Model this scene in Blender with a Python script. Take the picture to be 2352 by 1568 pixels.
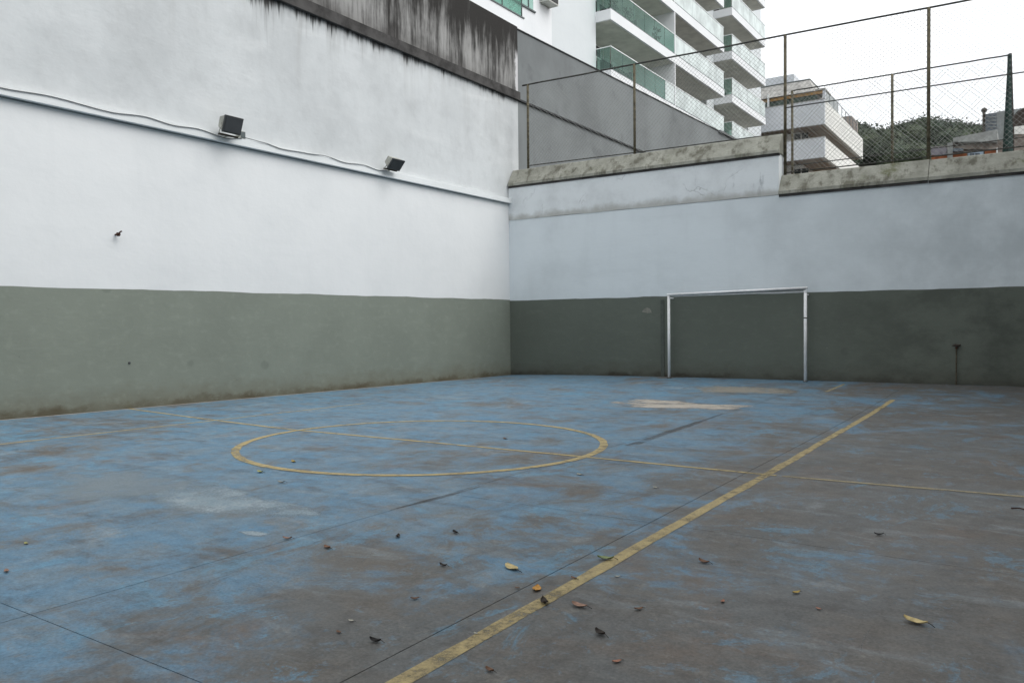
import bpy, math, random
from mathutils import Vector, Matrix, noise
random.seed(7)
D = bpy.data
for o in list(D.objects): D.objects.remove(o)
sc = bpy.context.scene
col = sc.collection

# ---------------------------------------------------------------- camera
# World: x runs along the back wall, y along the left wall towards the corner, the corner of the court is the origin.
CAM = Vector((12.273, -18.502, 1.562))
YAW, PITCH, ROLL, FPX = math.radians(33.435), math.radians(-1.577), math.radians(-0.6456), 1801.04   # focal length in pixels of a 2352 wide picture
Bv = Vector((math.cos(YAW), -math.sin(YAW), 0)); Lv = Vector((math.sin(YAW), math.cos(YAW), 0))
def tow(v): return Vector((v.dot(Bv), v.dot(Lv), v.z))
_F = Vector((0, math.cos(PITCH), math.sin(PITCH))); _U = Vector((0, -math.sin(PITCH), math.cos(PITCH))); _R = Vector((1, 0, 0))
RW = tow(math.cos(ROLL)*_R + math.sin(ROLL)*_U); UW = tow(-math.sin(ROLL)*_R + math.cos(ROLL)*_U); FW = tow(_F)
cd = D.cameras.new('camera'); cam = D.objects.new('camera', cd); col.objects.link(cam)
cd.sensor_width = 36; cd.lens = FPX/2352*36; cd.clip_end = 4000; cd.clip_start = 0.05
M = Matrix((RW, UW, -FW)).transposed().to_4x4(); M.translation = CAM
cam.matrix_world = M
sc.camera = cam

# ---------------------------------------------------------------- sky, sun, exposure: bright overcast
SUN_DIR = Vector((0.74, 0.14, 0.90)).normalized()      # towards the brightest part of the cloud
w = D.worlds.new('World'); sc.world = w; w.use_nodes = True
nt = w.node_tree; nt.nodes.clear()
sky = nt.nodes.new('ShaderNodeTexSky'); sky.sky_type = 'NISHITA'; sky.sun_disc = False
sky.sun_elevation = math.asin(SUN_DIR.z); sky.sun_rotation = math.atan2(SUN_DIR.x, SUN_DIR.y)
sky.air_density = 1.0; sky.dust_density = 4.0; sky.ozone_density = 1.0
hs = nt.nodes.new('ShaderNodeHueSaturation'); hs.inputs['Saturation'].default_value = 0.12
mx = nt.nodes.new('ShaderNodeMix'); mx.data_type = 'RGBA'; mx.inputs[0].default_value = 0.80
mx.inputs[7].default_value = (13.6, 14.0, 14.4, 1)       # even cloud layer
bg = nt.nodes.new('ShaderNodeBackground'); bg.inputs[1].default_value = 0.10
ow = nt.nodes.new('ShaderNodeOutputWorld')
nt.links.new(sky.outputs[0], hs.inputs['Color']); nt.links.new(hs.outputs[0], mx.inputs[6])
nt.links.new(mx.outputs[2], bg.inputs[0]); nt.links.new(bg.outputs[0], ow.inputs[0])
sl = D.lights.new('sun', 'SUN'); sl.energy = 1.5; sl.angle = math.radians(48); sl.color = (1.0, 0.985, 0.96)
so = D.objects.new('sun', sl); col.objects.link(so); so.rotation_euler = SUN_DIR.to_track_quat('Z', 'Y').to_euler()
so.location = (20, 10, 40)
vs = sc.view_settings; vs.view_transform = 'Standard'; vs.look = 'None'; vs.gamma = 1; vs.exposure = 0.22
try: vs.use_curve_mapping = False
except Exception: pass
sc.render.engine = 'CYCLES'
sc.cycles.max_bounces = 6; sc.cycles.diffuse_bounces = 4; sc.cycles.glossy_bounces = 3; sc.cycles.transparent_max_bounces = 10

# ---------------------------------------------------------------- pixel helpers (pixels of a 2352 x 1568 picture): a pixel gives a direction only
S = -0.013072
def fz(x, y):                                            # height of the court floor: a slight fall towards the corner
    z = S*y
    if y > -9 and x > 0: z += 0.16*x/(x+3.5)*max(0, 1+y/9)**2
    if x < 4: z += 0.0033*max(0, -y)*(1-max(x, 0)/4)**2
    return z
def ray(x, y): return FW*FPX + RW*(x-1176) + UW*(784-y)
def onx(x, y, X): d = ray(x, y); return CAM + d*((X-CAM.x)/d.x)
def ony(x, y, Y): d = ray(x, y); return CAM + d*((Y-CAM.y)/d.y)
def onfloor(x, y):
    d = ray(x, y); P = None; z = 0.1
    for i in range(30):
        P = CAM + d*((z-CAM.z)/d.z); z = fz(P.x, P.y)
    return P

# ---------------------------------------------------------------- node helpers
class NT:
    def __init__(s, name):
        s.m = D.materials.new(name); s.m.use_nodes = True; s.t = s.m.node_tree; s.t.nodes.clear()
        s.g = s.t.nodes.new('ShaderNodeNewGeometry')
    def new(s, k): return s.t.nodes.new(k)
    def put(s, sock, v):
        if isinstance(v, bpy.types.NodeSocket): s.t.links.new(v, sock)
        elif v is not None:
            if isinstance(v, (tuple, list)) and len(v) == 3 and sock.type == 'RGBA': v = (*v, 1)
            sock.default_value = v
    def pos(s, sx=1, sy=1, sz=1, off=(0, 0, 0)):
        n = s.new('ShaderNodeMapping'); s.put(n.inputs[0], s.g.outputs['Position']); n.inputs[3].default_value = (sx, sy, sz); n.inputs[1].default_value = off
        return n.outputs[0]
    def xyz(s):
        n = s.new('ShaderNodeSeparateXYZ'); s.put(n.inputs[0], s.g.outputs['Position']); return n.outputs
    def noise(s, vec, scale, detail=5, rough=0.55, dist=0):
        n = s.new('ShaderNodeTexNoise'); s.put(n.inputs['Vector'], vec); n.inputs['Scale'].default_value = scale
        n.inputs['Detail'].default_value = detail; n.inputs['Roughness'].default_value = rough; n.inputs['Distortion'].default_value = dist
        return n.outputs[0]
    def vor(s, vec, scale, feature='F1'):
        n = s.new('ShaderNodeTexVoronoi'); n.feature = feature; s.put(n.inputs['Vector'], vec); n.inputs['Scale'].default_value = scale
        return n.outputs[0]
    def mr(s, v, a, b, c=0., d=1., smooth=True):
        n = s.new('ShaderNodeMapRange'); n.interpolation_type = 'SMOOTHSTEP' if smooth else 'LINEAR'
        s.put(n.inputs[0], v)
        for k, q in zip((1, 2, 3, 4), (a, b, c, d)): s.put(n.inputs[k], q)
        return n.outputs[0]
    def ma(s, op, a, b=None, c=None):
        n = s.new('ShaderNodeMath'); n.operation = op; s.put(n.inputs[0], a)
        if b is not None: s.put(n.inputs[1], b)
        if c is not None: s.put(n.inputs[2], c)
        return n.outputs[0]
    def mul(s, a, b): return s.ma('MULTIPLY', a, b)
    def add(s, a, b): return s.ma('ADD', a, b)
    def sub(s, a, b): return s.ma('SUBTRACT', a, b)
    def mix(s, f, a, b):
        n = s.new('ShaderNodeMix'); n.data_type = 'RGBA'; s.put(n.inputs[0], f); s.put(n.inputs[6], a); s.put(n.inputs[7], b); return n.outputs[2]
    def shade(s, c, f):                                   # multiply a colour by a number
        n = s.new('ShaderNodeVectorMath'); n.operation = 'SCALE'; s.put(n.inputs[0], c); s.put(n.inputs['Scale'], f); return n.outputs[0]
    def out(s, c, rough=0.85, spec=0.25, bump=None, bs=0.3, bd=0.01, metal=0, alpha=None, trans=0):
        b = s.new('ShaderNodeBsdfPrincipled'); s.put(b.inputs['Base Color'], c); s.put(b.inputs['Roughness'], rough)
        b.inputs['Specular IOR Level'].default_value = spec; b.inputs['Metallic'].default_value = metal
        if trans: b.inputs['Transmission Weight'].default_value = trans
        if alpha is not None: s.put(b.inputs['Alpha'], alpha)
        if bump is not None:
            n = s.new('ShaderNodeBump'); n.inputs['Strength'].default_value = bs; n.inputs['Distance'].default_value = bd
            s.put(n.inputs['Height'], bump); s.put(b.inputs['Normal'], n.outputs[0])
        o = s.new('ShaderNodeOutputMaterial'); s.t.links.new(b.outputs[0], o.inputs[0]); return s.m

def simple(name, c, rough=0.7, spec=0.3, var=0.15, scale=6, metal=0, bs=0.15):
    t = NT(name); n = t.noise(t.pos(), scale, 6, 0.6)
    return t.out(t.shade(t.mix(0.0, c, c), t.mr(n, 0.3, 0.7, 1-var, 1+var)), rough, spec, n, bs, 0.01, metal)

# ---------------------------------------------------------------- materials
def plaster_bump(t):
    a = t.noise(t.pos(), 1.6, 4, 0.5); b = t.noise(t.pos(), 26, 5, 0.6); c = t.noise(t.pos(1, 1, 3), 7, 3, 0.5)
    return t.add(t.add(t.mul(a, 2.0), t.mul(b, 0.10)), t.mul(c, 0.22))
def mat_white(name, base, dirt=(0.42, 0.42, 0.40), amt=0.4, streak=0.25, blot=0.0):
    t = NT(name); x, y, z = t.xyz()
    big = t.mr(t.noise(t.pos(), 0.45, 6, 0.6), 0.4, 0.75)
    st = t.mr(t.noise(t.pos(1, 1, 0.12), 2.6, 5, 0.6), 0.5, 0.85)
    hz = t.mr(t.noise(t.pos(.35, .35, 3.5), 1.3, 5, 0.6), 0.5, 0.8)
    c = t.mix(t.mul(big, amt), base, dirt)
    c = t.mix(t.mul(st, streak), c, dirt)
    c = t.mix(t.mul(hz, 0.12), c, dirt)
    sp = t.mr(t.noise(t.pos(), 13, 3, 0.7), 0.70, 0.76)
    reg = t.mr(t.noise(t.pos(off=(3, 1, 5)), 0.55, 3), 0.56, 0.68)
    c = t.mix(t.mul(t.mul(sp, reg), blot), c, (0.17, 0.18, 0.18))
    if name == 'back_wall_paint':                         # grey grime and scuffs, plus painted-in shade that deepens to the right
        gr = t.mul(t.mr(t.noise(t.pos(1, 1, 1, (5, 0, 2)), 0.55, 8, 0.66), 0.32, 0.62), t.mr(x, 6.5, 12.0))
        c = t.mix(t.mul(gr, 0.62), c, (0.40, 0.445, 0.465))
    return t.out(c, 0.8, 0.25, plaster_bump(t), 0.35, 0.02)
def mat_upper():                                          # old white render under the drip moulding of the left wall
    t = NT('upper_render'); x, y, z = t.xyz()
    big = t.mr(t.noise(t.pos(), 0.5, 6, 0.6), 0.35, 0.75)
    c = t.mix(t.mul(big, 0.6), (0.63, 0.65, 0.655), (0.44, 0.455, 0.46))
    mot = t.mr(t.noise(t.pos(1, 1, 1, (8, 8, 8)), 2.4, 9, 0.72), 0.45, 0.68)
    c = t.mix(t.mul(mot, 0.22), c, (0.40, 0.41, 0.41))
    diag = t.mr(t.noise(t.pos(1, 0.35, 1.6, (0, 0, 2)), 1.1, 6, 0.65, 0.8), 0.52, 0.72)
    c = t.mix(t.mul(diag, 0.25), c, (0.78, 0.79, 0.79))
    st = t.mr(t.noise(t.pos(1, 1, 0.07), 3.4, 5, 0.6), 0.48, 0.8)
    hi = t.mr(z, 5.6, 7.8)
    c = t.mix(t.mul(t.mul(st, hi), 0.5), c, (0.40, 0.40, 0.39))
    drop = t.sub(7.83, z)
    env = t.mr(t.noise(t.pos(0, 1, 0), 0.8, 3, 0.6), 0.35, 0.65, 0.25, 1.0)
    wide = t.mul(env, t.mr(y, -8.5, -1.0, 1.0, 0.5, False))
    l1 = t.mul(t.mul(t.ma('POWER', t.noise(t.pos(0, 1, 0.02), 9, 5, 0.75), 3.0), 1.9), wide)
    d1 = t.mr(t.sub(drop, l1), -0.16, 0.05, 1, 0)
    l2 = t.mul(t.mul(t.ma('POWER', t.noise(t.pos(0, 1, 0.03, (0, 7, 0)), 5, 5, 0.75), 2.5), 3.2), wide)
    d2 = t.mr(t.sub(drop, l2), -0.55, 0.15, 1, 0)
    c = t.mix(t.mul(d2, 0.42), c, (0.16, 0.155, 0.15))
    c = t.mix(t.mul(d1, 0.92), c, (0.028, 0.026, 0.025))
    return t.out(c, 0.85, 0.2, plaster_bump(t), 0.45, 0.02)
def mat_concrete():                                       # black streaked concrete above the moulding
    t = NT('stained_concrete'); x, y, z = t.xyz()
    st = t.noise(t.pos(1, 1, 0.06), 3.0, 7, 0.68)
    st2 = t.noise(t.pos(1, 1, 0.16, (7, 2, 0)), 9, 4, 0.6)
    blob = t.noise(t.pos(off=(2, 5, 1)), 0.9, 5, 0.6)
    hgt = t.mr(z, 8.5, 9.9, -0.02, 0.20, False)
    v = t.add(t.add(t.mul(st, 0.75), t.mul(st2, 0.42)), t.add(t.mul(blob, 0.35), hgt))
    k = t.mr(v, 0.60, 0.92)
    c = t.mix(k, (0.33, 0.325, 0.315), (0.036, 0.034, 0.032))
    lo = t.mr(z, 8.05, 8.5, 1, 0)
    c = t.mix(t.mul(lo, t.mr(blob, 0.35, 0.65, 0.2, 0.7)), c, (0.07, 0.066, 0.064))
    edge = t.mr(t.add(y, t.mul(t.noise(t.pos(), 5, 4), 0.22)), 0.50, 0.58)
    zz = t.mr(z, 9.0, 9.3, 1, 0)
    c = t.mix(t.mul(t.mul(edge, zz), 0.9), c, (0.62, 0.61, 0.62))
    return t.out(c, 0.9, 0.15, t.add(t.mul(st2, 0.6), t.noise(t.pos(), 30, 4)), 0.5, 0.015)
def mat_green(name, base, moss):
    t = NT(name); x, y, z = t.xyz()
    big = t.mr(t.noise(t.pos(), 0.7, 6, 0.6), 0.35, 0.7)
    c = t.mix(t.mul(big, 0.35), base, tuple(q*0.72 for q in base))
    sm = t.mr(t.noise(t.pos(.5, .5, 2.2), 3.2, 6, 0.65), 0.52, 0.75)
    c = t.mix(t.mul(sm, 0.22), c, tuple(q*1.4 for q in base))
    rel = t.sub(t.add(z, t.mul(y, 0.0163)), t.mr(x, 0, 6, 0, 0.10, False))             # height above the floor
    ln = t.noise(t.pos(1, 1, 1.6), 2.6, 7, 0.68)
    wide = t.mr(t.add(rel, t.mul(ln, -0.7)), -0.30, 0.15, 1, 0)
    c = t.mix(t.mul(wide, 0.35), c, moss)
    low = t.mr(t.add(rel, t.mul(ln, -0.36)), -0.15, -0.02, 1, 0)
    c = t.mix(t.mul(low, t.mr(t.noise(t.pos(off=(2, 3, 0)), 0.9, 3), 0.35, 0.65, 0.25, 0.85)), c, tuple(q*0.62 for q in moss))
    bv = t.noise(t.pos(), 3.0, 3); br_ = t.add(t.vor(t.pos(), 1.15), t.mul(bv, 0.06))   # scuffs left by balls
    ball = t.mul(t.mr(br_, 0.12, 0.155, 1, 0), t.mr(t.noise(t.pos(off=(3, 3, 3)), 0.9, 4, 0.6), 0.50, 0.58))
    c = t.mix(t.mul(ball, 0.28), c, tuple(q*0.5 for q in base))
    tw_ = t.mr(t.noise(t.pos(1, 1, 1.3, (1, 9, 4)), 5.0, 7, 0.72), 0.50, 0.72)
    c = t.mix(t.mul(tw_, 0.20), c, tuple(q*1.55 for q in base))
    sp = t.mr(t.noise(t.pos(), 9, 3, 0.7), 0.71, 0.75); band = t.mr(t.noise(t.pos(1, 1, 2), 0.8, 3), 0.47, 0.57)
    c = t.mix(t.mul(t.mul(sp, band), 0.60), c, (0.42, 0.42, 0.38))
    mould_shade = t.mul(t.mr(t.noise(t.pos(1, 1, 1.4, (3, 0, 6)), 0.9, 8, 0.7), 0.40, 0.62), t.mr(x, 6.5, 12.0))  # mould, mixed with the band's rightward shade put into the colour
    c = t.mix(t.mul(mould_shade, 0.55), c, (0.050, 0.056, 0.047))
    sp2 = t.mr(t.noise(t.pos(off=(9, 3, 4)), 7, 3, 0.7), 0.70, 0.76)
    c = t.mix(t.mul(sp2, 0.4), c, (0.05, 0.05, 0.045))
    return t.out(c, 0.7, 0.3, plaster_bump(t), 0.4, 0.02)
def mat_grey():
    t = NT('grey_render'); x, y, z = t.xyz()
    n = t.mr(t.noise(t.pos(), 0.35, 6, 0.6), 0.35, 0.7)
    c = t.mix(n, (0.215, 0.230, 0.232), (0.162, 0.172, 0.174))
    st = t.mr(t.noise(t.pos(1, 1, 0.1), 2.2, 4, 0.6), 0.52, 0.8)
    c = t.mix(t.mul(st, 0.25), c, (0.12, 0.125, 0.125))
    d = t.mr(t.noise(t.pos(1, 1, 1, (4, 9, 0)), 0.8, 4, 0.6), 0.58, 0.66)
    c = t.mix(t.mul(d, 0.35), c, (0.10, 0.105, 0.11))
    return t.out(c, 0.85, 0.2, plaster_bump(t), 0.3, 0.02)
def mat_coping():
    t = NT('mossy_coping'); x, y, z = t.xyz()
    n = t.noise(t.pos(), 2.2, 6, 0.65); st = t.noise(t.pos(1, 1, 0.4, (1, 2, 3)), 4.5, 5, 0.65)
    c = t.mix(t.mr(n, 0.35, 0.68), (0.345, 0.345, 0.30), (0.235, 0.235, 0.20))
    c = t.mix(t.mul(t.mr(st, 0.48, 0.66), 0.75), c, (0.095, 0.088, 0.066))
    g = t.mr(t.noise(t.pos(off=(2, 7, 3)), 1.5, 5, 0.65), 0.56, 0.70)
    right = t.mr(x, 8.0, 10.6)
    c = t.mix(t.mul(g, t.add(0.2, t.mul(right, 0.65))), c, (0.085, 0.095, 0.025))
    return t.out(c, 0.9, 0.15, t.add(n, t.noise(t.pos(), 24, 4)), 0.6, 0.02)
def mat_patchwall():                                      # cracked block on top of the back wall
    t = NT('cracked_render'); x, y, z = t.xyz()
    big = t.mr(t.noise(t.pos(), 0.9, 6, 0.65), 0.38, 0.68)
    c = t.mix(t.mul(big, 0.55), (0.74, 0.775, 0.79), (0.50, 0.52, 0.53))
    st = t.mr(t.noise(t.pos(1, 1, 0.35), 2.8, 6, 0.7), 0.55, 0.72); rt = t.mr(x, 4.0, 7.4, 0.15, 0.75)
    c = t.mix(t.mul(st, rt), c, (0.30, 0.32, 0.34))
    wv = t.noise(t.pos(), 1.6, 4, 0.6)
    vv = t.new('ShaderNodeVectorMath'); vv.operation = 'ADD'; t.put(vv.inputs[0], t.pos())
    cb = t.new('ShaderNodeCombineXYZ'); t.put(cb.inputs[0], t.mul(wv, 0.9)); t.put(cb.inputs[2], t.mul(t.noise(t.pos(off=(5, 5, 5)), 2.1, 4), 0.7)); t.put(vv.inputs[1], cb.outputs[0])
    ck = t.mul(t.mr(t.vor(vv.outputs[0], 0.62, 'DISTANCE_TO_EDGE'), 0.0, 0.009, 1, 0), t.mr(t.noise(t.pos(off=(6, 1, 2)), 1.1, 4), 0.5, 0.62))
    c = t.mix(t.mul(ck, 0.35), c, (0.16, 0.16, 0.16))
    lo = t.mr(t.add(z, t.mul(t.noise(t.pos(), 3, 4), -0.35)), 4.20, 4.42, 1, 0)
    c = t.mix(t.mul(lo, 0.6), c, (0.30, 0.29, 0.25))
    return t.out(c, 0.85, 0.2, t.sub(plaster_bump(t), t.mul(ck, 0.6)), 0.45, 0.02)
def mat_floor():
    t = NT('worn_blue_court_paint'); x, y, z = t.xyz()
    n1 = t.noise(t.pos(1, 1, 0), 0.33, 3, 0.55, 0.6)
    n2 = t.noise(t.pos(1.0, 0.75, 0, (3, 8, 0)), 1.15, 8, 0.72, 0.7)
    n2b = t.noise(t.pos(0.8, 1.0, 0, (13, 2, 0)), 2.6, 6, 0.74, 0.5)
    n3 = t.noise(t.pos(1, 1, 0), 9, 6, 0.75, 0.3)
    n4 = t.noise(t.pos(1.0, 1.0, 0), 60, 4, 0.75)
    # play has worn the paint most along the right hand side
    use = t.add(t.mr(x, 7.5, 11.5, -0.050, 0.085), t.mr(y, -17.5, -8.0, 0.010, -0.03))
    v = t.add(t.add(t.mul(n1, 0.45), t.mul(n2, 0.50)), t.add(t.add(t.mul(n2b, 0.20), t.mul(n3, 0.14)), use))
    wear = t.mr(v, 0.57, 0.71)
    chip = t.mr(t.add(t.add(t.mul(n2, 0.42), t.mul(n2b, 0.30)), t.add(t.add(t.mul(n3, 0.32), t.mul(n4, 0.12)), use)), 0.595, 0.635)
    blue = t.mix(t.mr(n2b, 0.35, 0.65), (0.098, 0.205, 0.305), (0.145, 0.205, 0.252))
    bare = t.mix(t.mr(t.noise(t.pos(1, 1, 0, (8, 1, 0)), 0.9, 6, 0.68), 0.38, 0.62), (0.126, 0.113, 0.097), (0.120, 0.124, 0.122))
    c = t.mix(wear, blue, bare)
    c = t.mix(t.mul(chip, 0.60), c, t.shade(bare, 0.84))
    br = t.mr(t.noise(t.pos(1, 1, 0, (5, 3, 0)), 0.85, 7, 0.70, 0.6), 0.54, 0.68)
    c = t.mix(t.mul(br, 0.50), c, (0.140, 0.100, 0.074))
    bl = t.mr(t.noise(t.pos(1, 0.8, 0, (1, 6, 0)), 1.2, 8, 0.78, 0.8), 0.560, 0.615)
    c = t.mix(t.mul(bl, t.mr(x, 8.5, 13.0, 0.62, 0.42)), c, (0.105, 0.245, 0.355))
    fl = t.mr(t.noise(t.pos(1, 1, 0, (6, 6, 0)), 4.5, 7, 0.80, 0.4), 0.575, 0.600)      # crisp flakes of old paint left on worn ground
    c = t.mix(t.mul(fl, t.mr(wear, 0.2, 0.7, 0.1, 0.42)), c, (0.125, 0.205, 0.270))
    fl2 = t.mr(t.noise(t.pos(1, 1, 0, (2, 6, 0)), 5.5, 7, 0.80, 0.4), 0.600, 0.620)     # chips down to the concrete
    c = t.mix(t.mul(fl2, 0.45), c, (0.185, 0.175, 0.155))
    wh = t.mr(t.noise(t.pos(1, 1, 0, (2, 2, 0)), 0.8, 8, 0.76, 0.7), 0.57, 0.68)
    c = t.mix(t.mul(wh, 0.45), c, (0.27, 0.305, 0.32))
    sm = t.mr(t.noise(t.pos(0.6, 1.2, 0, (4, 4, 0)), 2.4, 7, 0.72), 0.50, 0.66)
    c = t.mix(t.mul(sm, 0.48), c, (0.056, 0.052, 0.050))
    sw = t.mr(t.noise(t.pos(0.9, 3.2, 0, (7, 4, 0)), 1.3, 6, 0.74, 0.5), 0.55, 0.66)
    c = t.mix(t.mul(sw, 0.30), c, (0.24, 0.275, 0.29))
    sd = t.mr(t.noise(t.pos(3.4, 0.9, 0, (2, 9, 0)), 1.1, 6, 0.74, 0.5), 0.55, 0.66)
    c = t.mix(t.mul(sd, 0.34), c, (0.066, 0.058, 0.052))
    c = t.shade(c, t.mr(n4, 0.25, 0.75, 0.62, 1.38, False))
    c = t.shade(c, t.mr(n3, 0.25, 0.75, 0.66, 1.34, False))
    rough = t.mr(n2, 0.3, 0.7, 0.46, 0.66, False)
    return t.out(c, rough, 0.40, t.add(t.mul(n3, 0.6), t.mul(n4, 0.5)), 0.25, 0.008)
def mat_line(name, c1, c2, keep, op=1.0, soft=0.12):
    t = NT(name); n = t.noise(t.pos(1, 1, 0), 7, 9, 0.78); big = t.noise(t.pos(1, 1, 0), 0.8, 5, 0.65); f = t.noise(t.pos(1, 1, 0), 55, 5, 0.78)
    c = t.mix(t.mr(n, 0.35, 0.65), c1, c2)
    c = t.shade(c, t.mr(f, 0.3, 0.7, 0.6, 1.3, False))
    v = t.add(t.add(t.mul(n, 0.65), t.mul(big, 0.35)), t.mul(f, 0.32))
    a = t.mul(t.mr(v, keep+0.10, keep-soft, 0.0, 1.0), op)
    return t.out(c, 0.7, 0.3, alpha=a)

MAT = dict(
    white=mat_white('white_wall_paint', (0.79, 0.80, 0.80), (0.60, 0.62, 0.63), 0.30, 0.16, 0.5),
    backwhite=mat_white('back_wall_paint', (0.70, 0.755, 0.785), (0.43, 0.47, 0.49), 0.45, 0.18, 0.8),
    ledge=mat_white('ledge_paint', (0.78, 0.80, 0.80), (0.52, 0.55, 0.55), 0.3, 0.1),
    upper=mat_upper(), concrete=mat_concrete(),
    drip=simple('black_moulding', (0.065, 0.062, 0.060), 0.9, 0.2, 0.4, 3, bs=0.5),
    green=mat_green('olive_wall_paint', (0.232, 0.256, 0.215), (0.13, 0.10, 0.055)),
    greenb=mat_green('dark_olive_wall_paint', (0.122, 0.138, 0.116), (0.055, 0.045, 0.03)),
    grey=mat_grey(), greyedge=simple('grey_ledge', (0.045, 0.046, 0.048), 0.9),
    coping=mat_coping(), patch=mat_patchwall(), floor=mat_floor(),
    joint=simple('joint_dirt', (0.085, 0.066, 0.055), 0.95, 0.1, 0.3, 8),
    yellow=mat_line('worn_yellow_line', (0.45, 0.355, 0.17), (0.37, 0.30, 0.165), 0.745),
    yellow2=mat_line('faded_yellow_line', (0.40, 0.335, 0.20), (0.34, 0.30, 0.20), 0.74, 0.85),
    faint=mat_line('ghost_line', (0.28, 0.255, 0.20), (0.25, 0.235, 0.20), 0.62, 0.6, 0.25),
    cream=mat_line('bare_screed', (0.50, 0.445, 0.37), (0.40, 0.37, 0.33), 0.88, 0.95, 0.2),
    pale=mat_line('pale_scuff', (0.42, 0.47, 0.49), (0.30, 0.36, 0.40), 0.88, 0.85, 0.35),
    pale2=mat_line('faded_wash', (0.34, 0.39, 0.42), (0.26, 0.31, 0.34), 0.76, 0.6, 0.4),
    dirt=mat_line('dark_dirt', (0.075, 0.055, 0.042), (0.09, 0.07, 0.055), 0.66, 0.6, 0.3),
    scratch=mat_line('chalk_scratch', (0.30, 0.32, 0.33), (0.26, 0.28, 0.29), 0.64, 0.8),
    post=simple('rusty_fence_pipe', (0.105, 0.092, 0.060), 0.8, 0.3, 0.5, 9, bs=0.4),
    rail=simple('dark_fence_pipe', (0.055, 0.055, 0.048), 0.7, 0.3, 0.4, 9),
    wire=simple('galvanised_wire', (0.24, 0.245, 0.23), 0.6, 0.4, 0.2, 5),
    goal=simple('white_goal_paint', (0.86, 0.86, 0.86), 0.75, 0.25, 0.08, 7),
    lampbody=simple('aged_aluminium', (0.36, 0.36, 0.32), 0.6, 0.4, 0.2, 9),
    lampdark=simple('dark_lamp_rim', (0.055, 0.058, 0.06), 0.5, 0.4),
    lampglass=simple('lamp_glass', (0.075, 0.08, 0.085), 0.08, 0.6, 0.1, 4, bs=0),
    cable=simple('dark_grey_cable', (0.11, 0.115, 0.118), 0.6),
    rust=simple('rust', (0.055, 0.024, 0.016), 0.9, 0.2, 0.4, 30),
    rustpipe=simple('rusted_pipe', (0.060, 0.050, 0.036), 0.9, 0.2, 0.4, 14),
    tappipe=simple('dull_rusted_pipe', (0.085, 0.072, 0.05), 0.9, 0.2, 0.4, 14), taphead=simple('dark_rust', (0.045, 0.036, 0.030), 0.9, 0.2, 0.4, 20),
    dark_strip=simple('dark_strip_tone', (0.082, 0.093, 0.082), 0.8),
    aptwhite=mat_white('apartment_white', (0.80, 0.81, 0.82), (0.62, 0.64, 0.66), 0.25, 0.12),
    aptwall=mat_white('apartment_wall', (0.66, 0.69, 0.70), (0.55, 0.58, 0.60), 0.25, 0.12),
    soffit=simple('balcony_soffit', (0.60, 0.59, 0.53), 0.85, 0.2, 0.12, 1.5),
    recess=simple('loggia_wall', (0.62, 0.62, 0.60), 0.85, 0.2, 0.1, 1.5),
    door=simple('dark_balcony_door', (0.028, 0.034, 0.034), 0.15, 0.5, 0.3, 2, bs=0),
    railw=simple('white_handrail', (0.78, 0.80, 0.79), 0.4, 0.4, 0.05),
    sill=simple('dark_aluminium', (0.10, 0.12, 0.12), 0.5, 0.4, 0.1),
    ac=simple('air_conditioner_white', (0.62, 0.62, 0.58), 0.6, 0.3, 0.1), acgrille=simple('air_conditioner_grille', (0.045, 0.045, 0.045), 0.7),
    b2front=mat_white('terrace_block_front', (0.68, 0.70, 0.73), (0.44, 0.47, 0.50), 0.3, 0.12),
    b2side=mat_white('terrace_block_side', (0.78, 0.77, 0.73), (0.56, 0.57, 0.55), 0.3, 0.15),
    b2soffit=simple('brown_soffit', (0.30, 0.235, 0.185), 0.85, 0.2, 0.15, 2),
    wood=simple('orange_timber', (0.42, 0.25, 0.10), 0.6, 0.3, 0.25, 4),
    b2glass=simple('dark_green_glazing', (0.06, 0.085, 0.07), 0.12, 0.5, 0.3, 2, bs=0),
    b2roof=simple('weathered_roof', (0.40, 0.39, 0.37), 0.9, 0.2, 0.25, 3),
    brick=simple('orange_brick_paint', (0.30, 0.11, 0.055), 0.85, 0.2, 0.3, 2.5),
    stone=simple('brown_render', (0.24, 0.205, 0.18), 0.9, 0.2, 0.4, 1.6),
    tin=simple('purple_grey_sheeting', (0.17, 0.16, 0.18), 0.6, 0.3, 0.3, 3),
    slate=simple('slate_blue_panel', (0.095, 0.115, 0.135), 0.5, 0.4, 0.3, 3),
    greywall=simple('grey_tower_render', (0.27, 0.29, 0.29), 0.9, 0.2, 0.2, 2),
    bluewin=simple('blue_window_frame', (0.30, 0.38, 0.46), 0.4, 0.4, 0.2, 3),
    pillar=simple('pale_pillar', (0.33, 0.34, 0.33), 0.9, 0.2, 0.2, 3),
    cone=simple('dark_green_cover', (0.012, 0.032, 0.027), 0.7, 0.3, 0.4, 7, bs=0.5),
    conestem=simple('dark_brown_pole', (0.045, 0.036, 0.030), 0.8),
    bark=simple('bark', (0.07, 0.05, 0.035), 0.9),
)
def mat_glass(name, tint, tr, rough=0.05):
    t = NT(name); n = t.noise(t.pos(), 1.2, 3, 0.5)
    tn = t.new('ShaderNodeBsdfTransparent'); t.put(tn.inputs[0], tuple(tint))
    df = t.new('ShaderNodeBsdfPrincipled'); t.put(df.inputs['Base Color'], t.shade(t.mix(0.0, tint, tint), t.mr(n, 0.3, 0.7, 0.65, 0.95))); df.inputs['Roughness'].default_value = rough; df.inputs['Specular IOR Level'].default_value = 0.5
    ms = t.new('ShaderNodeMixShader'); ms.inputs[0].default_value = tr
    t.t.links.new(tn.outputs[0], ms.inputs[1]); t.t.links.new(df.outputs[0], ms.inputs[2])
    o = t.new('ShaderNodeOutputMaterial'); t.t.links.new(ms.outputs[0], o.inputs[0]); return t.m
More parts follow.
